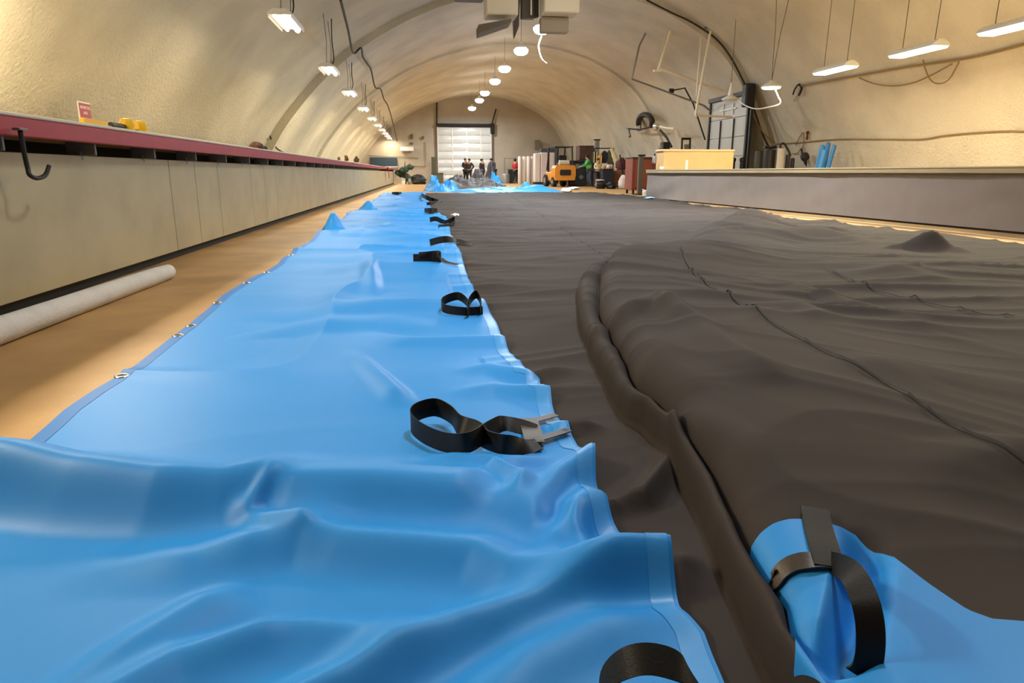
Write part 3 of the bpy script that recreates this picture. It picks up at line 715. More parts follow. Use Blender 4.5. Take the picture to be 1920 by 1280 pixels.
pendant(1446, 164, 17.6, 'flat pale pendant lamp on two wires beside the right wall cable', .25, True, False)
pendant(1369, 187, 21.5, 'white pendant lamp with conical cap in front of the grey right door', .26, False, True)
single('white_conduit', MB().tube([D(1383, 187, 21.2), D(1398, 198, 20.6), D(1418, 204, 19.8), D(1440, 201, 18.8), D(1463, 194, 17.8), D(1459, 180, 17.7), D(1454, 169, 17.6)], .018, 6, smooth=5), M_WHITE, 'slack white cord linking the two pendant lamps near the right door', 'cord', smooth=True)

# cables on the vault
pts = [(624, -12, 15.5), (641, 48, 19), (652, 92, 22.7), (667, 82, 23.2), (671, 100, 24.5), (681, 114, 26.4), (688, 126, 27.7), (696, 158, 30), (707, 162, 32.5), (714, 182, 35), (722, 195, 37.5), (732, 228, 42), (740, 262, 49)]
mb = MB().tube([(4.2+(p[0]-4.2)*.975, p[1], p[2]*.975) for p in [D(a, b, y) for a, b, y in pts]], .03, 6, smooth=5)
single('power_cable', mb, M_CORD, 'dark power cable sagging along the vault above the left row of lamps', 'cable', smooth=True)
pts = [(500, 262), (505, 253), (512, 268), (520, 280), (530, 286)]
single('wall_cable', MB().tube([D(500, 262, 23.3), D(504, 252, 23.4), D(512, 268, 23.6), D(520, 279, 23.8), D(532, 286, 24.2)], .025, 6, smooth=5), M_CORD, 'dark cable curling down the left wall to the bench at the vault step', 'cable', smooth=True)
mb = MB()
arc = [(1215, -6), (1262, 18), (1300, 36), (1345, 66), (1372, 98), (1395, 140), (1412, 178), (1424, 215), (1436, 250), (1449, 276)]
single('arch_cable', MB().tube([(4.2+(p[0]-4.2)*.985, p[1], p[2]*.985) for p in [D(a, b, 23.35) for a, b in arc]], .03, 7, smooth=6), M_CORD, 'thick dark cable following the step of the vault down the right side', 'cable', smooth=True)
single('wall_cable', MB().tube([D(1408, 205, 23.2), D(1418, 228, 23.2), D(1432, 250, 23.2), D(1445, 262, 23.2), D(1452, 268, 23.2)], .022, 6, smooth=5), M_TANCORD, 'tan cable looping loosely left of the thick arch cable', 'cable', smooth=True)
def onwall(px, py, off=.05):
    # point on the right wall surface
    x = 11.5
    for _ in range(25):
        p = X(px, py, x); x = .5*x+.5*(xwall(min(max(p[2], .05), 6.0), 1, min(max(p[1], -8), 23.4))-off)
    return X(px, py, x)
rope = [(1500, 161), (1560, 150), (1630, 138), (1700, 126), (1770, 116), (1830, 106), (1880, 94), (1925, 82)]
single('wall_pipe', MB().tube([onwall(a, b, .08) for a, b in rope], .028, 7, smooth=5), M_TANCORD, 'tan conduit rising along the right wall below the strip lamps', 'pipe', smooth=True)
single('slack_cable', MB().tube([onwall(a, b, 0.10) for a, b in [(1611, 146), (1640, 157), (1675, 161), (1710, 156), (1740, 144), (1765, 131), (1785, 120)]], .016, 6, smooth=5), M_TANCORD, 'wide slack cable loop hanging under the right wall conduit', 'cable', smooth=True)
single('slack_cable', MB().tube([onwall(a, b, .24) for a, b in [(1731, 112), (1735, 130), (1745, 150), (1760, 157), (1778, 150), (1792, 128), (1798, 116)]], .016, 6, smooth=5), M_TANCORD, 'narrow U-shaped cable loop hanging under the right wall conduit', 'cable', smooth=True)
single('wall_wire', MB().tube([onwall(a, b, .04) for a, b in [(1455, 270), (1500, 267), (1570, 261), (1660, 261), (1725, 261), (1765, 255), (1800, 251), (1875, 246), (1925, 246)]], .018, 6, smooth=5), M_TANCORD, 'thin tan wire running low along the right wall', 'wire', smooth=True)
hk_ = onwall(1496, 170, .09); cord = thing('cord_hanger', 'two short black cords hung on a hook at the left end of the wall conduit', 'cord', hk_)
part('coil', MB().tube([onwall(1498, 158, .09), onwall(1503, 164, .09), onwall(1501, 172, .1), onwall(1498, 178, .1)], .035, 7, smooth=5), M_BLACK, cord, True, True)
part('coil', MB().tube([onwall(1496, 159, .09), onwall(1490, 168, .1), onwall(1487, 177, .1)], .025, 7, smooth=5), M_BLACK, cord, True, True)
part('tie', MB().tube([onwall(1488, 190, .06), onwall(1494, 181, .06), onwall(1498, 176, .06)], .012, 5), M_TANCORD, cord, True, True)
single('wall_tool', MB().tube([onwall(1514, 247, .06), onwall(1514, 253, .06), onwall(1513, 261, .06)], [.05, .025, .035], 8), mat('dull_red', '#6b2c20', .6), 'small dark red tool hanging on the right wall above the black rolls', 'tool', smooth=True)
single('wall_string', MB().tube([onwall(1492, 272, .04), onwall(1500, 256, .05), onwall(1506, 248, .05), onwall(1507, 262, .05), onwall(1505, 276, .05), onwall(1501, 279, .06), onwall(1495, 287, .06), onwall(1485, 288, .06)], .014, 5, smooth=4), M_TANCORD, 'thin string looped over a nail left of the dark red wall tool', 'string', smooth=True)
single('hand_reel', MB().tube([onwall(1502, 279, .1), onwall(1506, 292, .1), onwall(1510, 303, .1), onwall(1512, 312, .1)], [.03, .03, .05, .02], 8, smooth=3).blob(onwall(1509, 294, .25), (.28, .2, .3), 4, .1, flat=False), M_CORD, 'small dark winding reel hanging on the wall beside the blue rolls', 'reel', smooth=True)

# ------------------------------------------------------------------ things behind the right table
def stand_roll(name, px0, px1, pytop, y, m, label, lean=0., cat='roll', group=None, hollow=True):
    a, b = D(px0, pytop, y), D(px1, pytop, y); r = (b[0]-a[0])/2; x = (a[0]+b[0])/2; h = a[2]
    t = thing(name, label, cat, (x-lean, y, 0), 0, group)
    mb = MB().tube([(0, 0, 0), (lean*.5, 0, h*.5), (lean, 0, h)], [r, r, r], 18); part('wrap', mb, m, t, True)
    part('core', MB().tube([(lean*.9, 0, h*.9), (lean*1.0, 0, h+.015)], r*.45, 12), M_DARK if m is not M_BLACK else M_GREYMET, t, True)
    return t
M_BROLL = mat('black_roll', '#26211f', .5); M_WROLL = mat('white_roll', '#cfc6b6', .6); M_BLUER = mat('blue_roll', '#2d82c8', .45)
M_GREYD = mat('grey_drum', '#4b463f', .5)
stand_roll('black_roll', 1434, 1454, 281, 21.2, M_BROLL, 'tall black roll standing left of the white cylinder behind the table')
stand_roll('grey_roll', 1417, 1431, 283, 21.8, M_GREYD, 'grey roll with dark cap standing left of the tall black roll')
stand_roll('white_cylinder', 1459, 1472, 278, 20.6, M_WROLL, 'white gas cylinder standing between black rolls behind the table', cat='cylinder')
stand_roll('black_bottle', 1483, 1490, 297, 20.6, M_BROLL, 'short black canister standing right of the white cylinder', cat='canister')
stand_roll('grey_canister', 1474, 1482, 290, 21.0, M_GREYD, 'small grey canister between the white cylinder and the short black one', cat='canister')
single('cylinder_hose', MB().tube([D(1463, 280, 20.6), D(1464, 271, 20.6), D(1470, 269, 20.6), D(1477, 280, 20.6), D(1482, 291, 20.3)], .03, 6, smooth=5), M_CORD, 'brown hose arched over the top of the white cylinder', 'hose', smooth=True)
single('black_bar', MB().tube([D(1433, 276, 21.0), D(1445, 277, 21.0), D(1456, 275, 21.0)], .045, 8), M_BLACK, 'short black bar lying across the top of the tall black roll', 'bar', smooth=True)
rl = []
for i, (a0, a1, b0, b1, top, lab) in enumerate([(1527, 1538, 1538, 1547, 273, 'left blue roll of the group leaning on the right wall, widest foot'), (1541, 1548, 1549, 1557, 268, 'tallest blue roll in the middle of the group on the right wall'), (1548, 1556, 1561, 1568, 273, 'right blue roll of the group leaning on the right wall'), (1534, 1541, 1543, 1551, 281, 'short blue roll in front of the leaning group on the right wall')]):
    yy = [18.9, 19.25, 18.9, 18.5][i]; f0 = D((a0+a1)/2, 316, yy); tp = D((b0+b1)/2, top, yy); r = max((D(b1, top, yy)[0]-D(b0, top, yy)[0])/2, .06)
    sl_ = (tp[0]-f0[0])/(tp[2]-f0[2]); base = (f0[0]-sl_*f0[2], yy, 0)
    t = thing('blue_roll', lab, 'roll', base, 0, 'blue vinyl rolls against the right wall')
    h = tp[2]; wx = sl_*h
    part('wrap', MB().tube([(0, 0, 0), (wx*.5, 0, h*.5), (wx, 0, h)], r, 16), M_BLUER, t, True)
    part('core', MB().tube([(wx*.97, 0, h*.97), (wx*1.01, 0, h*1.01)], r*.5, 10), M_DARK, t, True)

# ------------------------------------------------------------------ right side door with its tracks
DX = 11.2
d0 = X(1323, 282, DX)[1]; d1 = X(1402, 182, DX)[1]
ya, ybb = X(1402, 250, DX)[1], X(1333, 230, DX)[1]; zt2 = X(1370, 186, DX)[2]
door2 = link('door_2', None, None, (DX, (ya+ybb)/2, 0)); door2['kind'] = 'structure'
hw = (ybb-ya)/2
mbp = [MB().box((0, 0, zt2*(k+.5)/5), (.06, 2*hw-.1, zt2/5-.012), bev=.01) for k in range(5)]
for q in mbp: struct('door_section', q, M_DOOR2, door2)
for s in (-1, 1): struct('door_frame', MB().box((-.02, s*hw, zt2/2), (.14, .12, zt2), bev=.01), M_BLACK, door2)
struct('door_frame', MB().box((-.02, 0, zt2+.08), (.2, 2*hw+.2, .16), bev=.01), M_BLACK, door2)
struct('door_motor', MB().box((-.15, -hw-.15, zt2-.05), (.35, .35, .75), bev=.05), M_BLACK, door2)
struct('door_frame', MB().box((-.05, -hw-.26, (zt2-.5)/2), (.08, .08, zt2-.5), bev=.01), M_BLACK, door2)
for yy in (-.35*hw, .35*hw):
    struct('lift_strut', MB().tube([(-.06, yy, .3), (-.06, yy, zt2-.7)], .025, 6), M_RUST, door2)
struct('door_handle', MB().box((-.06, 0, zt2-.35), (.03, 1.3, .05)).box((-.06, -.4, zt2-.35), (.03, .05, .4)).box((-.06, .4, zt2-.35), (.03, .05, .4)), M_WHITE, door2)
def rail(name, pts, r, m, label, cat='track'):
    t = thing(name, label, cat, pts[0]); return t
def seg(parent, name, pts, r, m): part(name, MB().tube(pts, r, 6), m, parent, False, True)
yA, yB_, yC = ya+.1, (ya+ybb)/2, ybb-.1
t = thing('door_track', 'pale overhead door track on long hanger nearest the camera, ending before the grey door', 'track', D(1304, 216, yA))
seg(t, 'rail', [D(1304, 216, yA), D(1372, 219, yA)], .042, M_WHITEPIPE)
seg(t, 'hanger', [D(1304, 216, yA), D(1332, 58, yA)], .042, M_WHITEPIPE); seg(t, 'hanger', [D(1306, 180, yA+.4), D(1315, 60, yA+.4)], .025, M_WHITEPIPE)
part('ceiling_plate', MB().box(D(1331, 52, yA), (.35, .1, .06)), M_GREYMET, t, world=True)
t = thing('door_opener_rail', 'pale middle rail running from its hanger down to the top of the grey door', 'rail', D(1234, 132, yB_))
seg(t, 'rail', [D(1236, 128, yB_), D(1355, 172, yB_)], .055, M_WHITEPIPE); seg(t, 'hanger', [D(1234, 132, yB_), D(1268, 24, yB_)], .055, M_WHITEPIPE)
seg(t, 'hanger', [D(1240, 100, yB_+.3), D(1256, 28, yB_+.3)], .022, M_WHITEPIPE)
part('end_bracket', MB().box(D(1233, 133, yB_), (.3, .1, .08)), M_WHITEPIPE, t, world=True); part('ceiling_plate', MB().box(D(1264, 20, yB_), (.5, .1, .06)), M_GREYMET, t, world=True)
t = thing('door_track', 'grey overhead door track running to the left jamb of the grey right door', 'track', D(1184, 148, yC))
seg(t, 'rail', [D(1184, 148, yC), D(1250, 172, yC), D(1320, 198, yC), D(1332, 208, yC)], .035, M_GREYMET); seg(t, 'hanger', [D(1184, 148, yC), D(1199, 85, yC), D(1214, 55, yC)], .035, M_GREYMET)
t = thing('bent_bracket', 'dark bent bracket arm above the grey far door track', 'bracket', D(1260, 170, yC+.3))
seg(t, 'arm', [D(1258, 170, yC+.3), D(1284, 165, yC+.3), D(1300, 195, yC+.3), D(1322, 262, yC+.3)], .03, M_RUST)
part('plate', MB().box(D(1259, 170, yC+.3), (.18, .1, .15)), M_RUST, t, world=True)
# wall arm with hose reel and lamp on the right wall
WX = 10.7
def Wp(px, py, off=0.): return X(px, py, WX-off)
t = thing('wall_reel', 'dark hose reel bracket with arm on the right wall above the brick red cabinet', 'reel', Wp(1207, 240))
seg(t, 'arm', [Wp(1176, 241), Wp(1200, 243), Wp(1220, 238)], .04, M_RUST); seg(t, 'bracket', [Wp(1178, 242), Wp(1181, 256)], .08, M_GREYMET)
part('hose', MB().tube([Wp(1210+13*math.cos(q), 230-15*math.sin(q), .05*math.sin(3*q)) for q in np.linspace(-.4, 3.5, 20)], .13, 8), M_RUST, t, True, True)
part('back_plate', MB().box(Wp(1199, 226, -.2), (.08, .5, 1.0)), M_GREYMET, t, world=True)
t = thing('work_light', 'round chrome work light on a jointed arm right of the dark wall reel', 'light', Wp(1231, 236, .1))
part('head', MB().blob(Wp(1231, 237, .1), (.36, .36, .40), 2, .03, flat=False), mat('chrome', '#d8d6cf', .2, metal=.9), t, True, True)
seg(t, 'arm', [Wp(1237, 237, .1), Wp(1250, 240), Wp(1264, 241)], .045, M_WHITEPIPE); seg(t, 'arm', [Wp(1238, 244), Wp(1250, 258), Wp(1259, 275)], .055, M_RUST)
t = thing('grinder', 'dark machine block with a round knob standing behind the tan crate', 'machine', D(1246, 318, 28.))
z0 = t.location.z
part('body', MB().box(D(1247, 274, 28.), (.32, .4, .32), bev=.04), M_BLACK, t, world=True); part('base', MB().box((D(1252, 290, 28.)[0], 28., D(1252, 300, 28)[2]/2), (.8, .6, D(1252, 279, 28)[2]), bev=.04), M_RUST, t, world=True)
part('knob', MB().lathe([(.02, 0), (.11, .03), (.11, .12), (.02, .15)], D(1239, 280, 27.7), 14), M_GREYMET, t, True, True)
yq = 27.4; t = thing('steel_stand', 'tall narrow dark frame standing behind the tan crate', 'frame', (D(1285, 300, yq)[0], yq, 0))
for px in (1279, 1294): seg(t, 'post', [D(px, 260, yq), (D(px, 300, yq)[0], yq, 0)], .04, M_RUST)
seg(t, 'cross_bar', [D(1278, 260, yq), D(1295, 260, yq)], .05, M_RUST)
part('panel', MB().box((D(1287, 290, yq)[0], yq, D(1287, 285, yq)[2]-.2), (.22, .03, 1.0)), mat('olive_panel', '#8c8468', .7), t, world=True)
for px, lab in ((1375, 'left black bollard post standing at the foot of the grey door'), (1392, 'right black bollard post standing at the foot of the grey door')):
    yy = 22.; x, _, z = D(px, 297, yy); t = thing('bollard', lab, 'post', (x, yy, 0), 0, 'posts by the right door')
    part('post', MB().lathe([(.10, 0), (.09, .05), (.07, .1), (.07, z-.1), (.09, z-.08), (.09, z), (.02, z+.04)], (0, 0, 0), 14), M_BLACK, t, True); part('base_plate', MB().box((0, 0, .02), (.3, .3, .04)), M_RUST, t)

# ------------------------------------------------------------------ ceiling heaters
yh = 20.5
def hbox(px0, py0, px1, py1, y, name, label):
    a, b = D(px0, py0, y), D(px1, py1, y); w_ = b[0]-a[0]; zt = zceil((a[0]+b[0])/2, y)-.25; zb_ = b[2]
    t = thing(name, label, 'heater', ((a[0]+b[0])/2, y, zb_))
    part('casing', MB().box((0, 0, (zt-zb_)/2), (w_, .8, zt-zb_), bev=.03), mat('heater_enamel', '#e6dec9', .5), t)
    for s in (-1, 1): part('hanger_rod', MB().tube([(s*w_*.35, 0, zt-zb_), (s*w_*.35, 0, zt-zb_+.3)], .015, 6), M_GREYMET, t)
    return t, w_, zt-zb_
h1, w1, z1 = hbox(909, -20, 968, 34, yh, 'unit_heater', 'pale box heater under the crown, left of the dark hanging blade')
mb = MB().prism([(D(897, 46, yh-.45)[0]-h1.location.x, D(897, 46, yh-.45)[2]-h1.location.z), (D(959, 35, yh-.45)[0]-h1.location.x, D(959, 35, yh-.45)[2]-h1.location.z), (D(959, 41, yh-.45)[0]-h1.location.x, D(959, 41, yh-.45)[2]-h1.location.z), (D(898, 62, yh-.45)[0]-h1.location.x, D(898, 62, yh-.45)[2]-h1.location.z)], 'y', -.45, .35)
part('louver', mb, mat('dark_louver', '#6b6152', .6), h1)
part('side_panel', MB().box((-w1/2-.42, .2, z1*.75), (.8, .5, z1*.8)), mat('dark_louver', '#6b6152'), h1)
h2, w2, z2 = hbox(1016, -20, 1081, 30, yh, 'unit_heater', 'pale box heater under the crown, right of the white rod')
part('louver', MB().box((-w2*.1, .25, -.22), (w2*.8, .3, .4)), mat('heater_grey', '#a89e8c', .6), h2)
mb = MB().prism([(D(966, -20, yh)[0], D(966, -20, yh)[2]), (D(981, -20, yh)[0], D(981, -20, yh)[2]), (D(978, 42, yh)[0], D(978, 42, yh)[2]), (D(970, 63, yh)[0], D(970, 63, yh)[2])], 'y', yh+.55, yh+.85)
single('hanging_blade', mb, mat('dark_blade', '#5a5146', .6), 'dark pointed metal blade hanging from the crown between the two box heaters', 'blade')
single('white_rod', MB().tube([D(996, -20, yh), D(996, 28, yh)], .022, 8), mat('bright_rod', '#f0ead8', .4), 'thin white rod hanging between the two box heaters', 'rod', smooth=True)
single('dark_duct', MB().box(D(990, 4, yh+.8), (.42, .3, .9)), mat('dark_louver', '#6b6152'), 'dark duct block hanging behind the white rod', 'duct')
single('dark_strip', MB().box(D(1006, 3, yh+.4), (.10, .2, .85)), mat('black_strip', '#3a342d', .7), 'narrow black strip hanging right of the white rod', 'strip')

# ------------------------------------------------------------------ back wall: big door, board, air conditioner
yd = 54.9
a, b = D(820, 238, yd), D(921, 345, yd); wD = b[0]-a[0]; hD = a[2]
door = link('door_1', None, None, ((a[0]+b[0])/2, yd, 0)); door['kind'] = 'structure'
nr = 7
for r_ in range(nr):
    mb = MB(); n = 8; zz0, zz1 = hD*r_/nr+.01, hD*(r_+1)/nr-.01; vs = []
    for j in range(n+1):
        z = zz0+(zz1-zz0)*j/n; yy = -.10-.05*math.sin(pi*j/n)
        for i in range(13): vs.append((-wD/2+wD*i/12, yy-.012*math.sin(i*1.7+r_), z))
    mb.add(vs, [(j*13+i, j*13+i+1, (j+1)*13+i+1, (j+1)*13+i) for j in range(n) for i in range(12)]); struct('door_section', mb, M_DOOR, door, True)
for i in range(5): struct('door_stile', MB().box((-wD/2+wD*(i*.27 if i < 4 else 1.0), -.17, hD*(.62 if 0 < i < 4 else .5)), (.07, .03, hD*(.72 if 0 < i < 4 else 1.))), mat('stile_white', '#dedcd4', .25), door)
struct('door_frame', MB().box((0, -.2, hD+.14), (wD+.1, .35, .2)), M_DARK, door)
struct('door_motor', MB().box((wD/2+.1, -.2, hD-.1), (.3, .35, .8), bev=.05), M_DARK, door)
struct('door_frame', MB().box((wD/2+.08, -.1, hD/2), (.12, .1, hD)), mat('frame_grey', '#6a6258', .7), door)
struct('door_frame', MB().box((-wD/2-.06, -.1, hD/2), (.1, .1, hD)), mat('frame_grey', '#6a6258', .7), door)
single('door_pole', MB().tube([D(819, 236, 54.8), D(819, 173, 54.8)], .06, 6), M_RUST, 'dark vertical pole on the back wall above the left door corner', 'pole')
single('door_pole', MB().tube([D(922, 234, 54.6), D(930, 204, 54.6)], .06, 6), M_RUST, 'dark slanting pole on the back wall above the right door corner', 'pole')
a, b = D(693, 295, 54.8), D(745, 312, 54.8)
t = thing('pin_board', 'long dark navy board on the back wall beyond the bench end', 'board', ((a[0]+b[0])/2, 54.85, b[2]))
part('panel', MB().box((0, 0, (a[2]-b[2])/2), (b[0]-a[0], .06, a[2]-b[2])), mat('navy_board', '#22384a', .5), t); part('shelf', MB().box((0, -.1, -.03), (b[0]-a[0], .2, .06)), M_WHITE, t)
a, b = D(750, 275, 54.7), D(776, 284, 54.7)
t = thing('air_conditioner', 'white wall air conditioner high on the back wall left of the big door', 'air conditioner', ((a[0]+b[0])/2, 54.75, b[2]))
part('casing', MB().box((0, 0, (a[2]-b[2])/2), (b[0]-a[0], .3, a[2]-b[2]), bev=.06), M_WHITE, t); part('vent_flap', MB().box((0, -.14, .03), (b[0]-a[0]-.1, .04, .05)), M_GREYMET, t)
for (px, py, w_, h_, lab) in [(772, 256, .18, .35, 'small brown box on the back wall above the air conditioner, upper of two'), (771, 269, .28, .16, 'small brown box on the back wall just above the air conditioner'), (793, 258, .16, .22, 'small dark box on the back wall between air conditioner and big door')]:
    p = D(px, py, 54.85); single('wall_box', MB().box(p, (w_, .12, h_)), mat('brown_box', '#6a5638', .7), lab, 'box')
single('wall_conduit', MB().tube([D(690, 291, 54.9), D(745, 293, 54.9), D(785, 296, 54.9)], .03, 6), M_GREYMET, 'thin grey conduit across the back wall above the navy board', 'conduit')
single('wall_conduit', MB().tube([D(797, 266, 54.9), D(798, 290, 54.9), D(798, 312, 54.9), D(760, 311, 54.9)], .03, 6), M_TANCORD, 'thin tan conduit bending down the back wall left of the big door', 'conduit')
t = thing('electric_cabinet', 'tall narrow olive cabinet standing left of the big back door', 'cabinet', (D(813, 300, 53.8)[0], 53.8, 0)); zc_ = D(813, 294, 53.8)[2]
M_OLIVE = mat('olive_metal', '#56543c', .6)
part('body', MB().box((0, 0, zc_/2), (.34, .4, zc_), bev=.02), M_OLIVE, t); part('door', MB().box((0, -.21, zc_/2), (.28, .02, zc_-.2)), mat('olive_dark', '#4c4a34', .6), t)
t = thing('tool_chest', 'low olive chest in front of the big back door beside the narrow cabinet', 'chest', (D(820, 330, 52.5)[0], 52.5, 0)); zc_ = D(820, 325, 52.5)[2]
part('body', MB().box((0, 0, zc_/2), (.88, .5, zc_), bev=.03), M_OLIVE, t); part('lid', MB().box((0, 0, zc_+.02), (.92, .54, .05)), mat('olive_dark', '#4c4a34'), t)

# ------------------------------------------------------------------ left back corner
yp = 50.
x, _, _ = D(760, 320, yp)
t = thing('green_plant', 'dark green bushy plant beyond the end of the left bench', 'plant', (x, yp, 0))
for i in range(26):
    q = i*2.4; rr = .2+.45*((i*7) % 10)/10; zz = .35+1.05*((i*5) % 13)/13
    part('leaf', MB().blob((rr*math.cos(q)*.9, rr*math.sin(q)*.6, zz*.85), (.45, .3, .34), i, .3, 10, False), mat('leaf_green', '#2c4634', .6, var=.4), t, True) if i < 20 else None
part('stem', MB().tube([(0, 0, 0), (.03, 0, .5), (-.04, 0, 1.1), (.0, 0, 1.55)], [.06, .05, .04, .02], 8), M_OLIVE, t, True)
x, _, _ = D(755, 332, 47); t = thing('white_bucket', 'white bucket on the floor in front of the green plant', 'bucket', (x, 47, 0))
part('pail', MB().lathe([(.14, 0), (.17, .34), (.19, .35), (.19, .38), (.16, .38), (.13, .05)], (0, 0, 0), 18), M_WHITE, t, True); part('handle', MB().tube([(.18, 0, .34), (.1, -.15, .3), (-.1, -.15, .3), (-.18, 0, .34)], .01, 5, smooth=4), M_GREYMET, t, True)
x, _, _ = D(784, 335, 48); single('bin_bag', MB().blob((x, 48, .22), (1.0, .6, .72), 12, .25), M_BLACK, 'black bag pile on the floor right of the green plant', 'bag', smooth=True)
x, _, _ = D(768, 335, 47.2); single('grey_sack', MB().blob((x, 47.2, .14), (.25, .25, .48), 15, .15), M_GREYMET, 'small grey sack between white bucket and black bag pile', 'sack', smooth=True)
single('end_panel', MB().box((D(746, 325, 49)[0]-.25, 50.4, .5), (.05, .3, 1.0)), M_WHITE, 'narrow white upright panel at the far end of the bench', 'panel')

# ------------------------------------------------------------------ crumpled tarpaulin pile
def pile(name, cx, cy, sx_, sy_, h, seed, m, parent, nx=90, ny=50, peaks=()):
    nz = Noise(seed); gx, gy = np.meshgrid(np.linspace(-1, 1, nx), np.linspace(-1, 1, ny))
    r = np.sqrt(gx**2+gy**2); base = np.clip(1-r**3, 0, 1)
    z = base*h*(.35+.8*(1-np.abs(2*nz(gx*3+20, gy*3+20)-1))**2+.35*(1-np.abs(2*nz(gx*7+40, gy*7+40)-1)))
    for (px, py, ph, pw) in peaks: z = z+ph*np.exp(-((gx-px)**2+((gy-py)*1.2)**2)/pw**2)*base
    s = np.where(r > 1, 1/np.maximum(r, 1e-6), 1)
    return grid_mesh(name, cx+gx*s*sx_-parent.location.x, cy+gy*s*sy_-parent.location.y, z+.004, m, parent)
a = D(795, 345, 38.5); pl = thing('crumpled_tarpaulin', 'crumpled heap of blue and brown tarpaulin at the far end of the spread cover', 'tarpaulin', (5., 36., 0))
M_BROWN2 = mat('brown_pile', '#36302f', .7, bump=.1, bscale=8, bdist=.1)
yP = 36.
def pxx(px, y): return D(px, 340, y)[0]
def pk(px0, px1, y, sy_, h, seed, m, nm, peaks=(), lab=None):
    x0, x1 = pxx(px0, y), pxx(px1, y); o = pile(nm, (x0+x1)/2, y, (x1-x0)/2, sy_, h, seed, m, pl, peaks=peaks)
    if lab: o['label'] = lab
pk(793, 862, 30., 1.8, .32, 21, M_BLUE, 'blue_fold', [(-.5, .2, .35, .3), (.7, -.2, .2, .2)], 'bunched blue border at the left')
pk(838, 1054, 28.3, 1.45, .14, 22, M_BLUE, 'blue_fold', [(.38, .2, .32, .10), (.55, .0, .2, .2), (.9, .1, .15, .1)], 'low blue border along the front')
pk(812, 955, 35, 3.6, .36, 23, M_BROWN2, 'brown_fold', [(-.3, .2, .22, .3)], 'brown field bunched behind')
pk(872, 918, 42., 1.6, .30, 24, M_BROWN2, 'brown_fold', [(.1, .3, .75, .6)])
pk(898, 945, 42.5, 1.3, .3, 25, M_BROWN2, 'brown_fold', [(-.05, .2, 1.05, .45)], 'tall brown hump')
pk(914, 948, 40.5, .9, .2, 26, M_BLUE, 'blue_fold', [(-.4, .3, .75, .35), (.2, .1, .3, .3)], 'blue border draped over the hump')
single('white_scrap', MB().blob(G3(1062, 357, .06), (.35, 1.2, .14), 5, .3), M_WHITE, 'white paper scrap on the floor in front of the forklift, left of two', 'paper', smooth=True)
single('white_scrap', MB().blob(G3(1076, 353, .06), (.5, .6, .14), 6, .3), M_WHITE, 'white paper scrap on the floor in front of the forklift, right of two', 'paper', smooth=True)
single('white_scrap', MB().blob(tuple(Vector(G3(853, 403, .06))+Vector((0, 0, .0))), (.14, .22, .05), 7, .2), M_WHITE, 'small white scrap lying on the brown cover beside the far straps', 'paper', smooth=True)

# ------------------------------------------------------------------ people
def skin_mesh(name, J, E, m, parent, sub=1, label=None):
    # J: {joint: (x, y, z, r)}; E: edges; the first joint is the root
    names = list(J); me = bpy.data.meshes.new(name); me.from_pydata([J[k][:3] for k in names], [(names.index(a), names.index(b)) for a, b in E], [])
    o = bpy.data.objects.new(name, me); C.objects.link(o); md = o.modifiers.new('skin', 'SKIN'); md.use_smooth_shade = True
    for i, k in enumerate(names):
        v = me.skin_vertices[0].data[i]; v.radius = (J[k][3], J[k][3]) if len(J[k]) < 5 else (J[k][3], J[k][4]); v.use_root = (i == 0)
    s = o.modifiers.new('sub', 'SUBSURF'); s.levels = sub; s.render_levels = sub
    dg = bpy.context.evaluated_depsgraph_get(); me2 = bpy.data.meshes.new_from_object(o.evaluated_get(dg)); bpy.data.objects.remove(o)
    me2.materials.clear(); me2.materials.append(m); q = link(name, me2, parent)
    if label: q['label'] = label
    return q
M_SKIN = mat('skin', '#b98a6c', .6); M_HAIR = mat('dark_hair', '#1c1714', .7); M_SHOE = mat('dark_shoe', '#1b1a1a', .6)
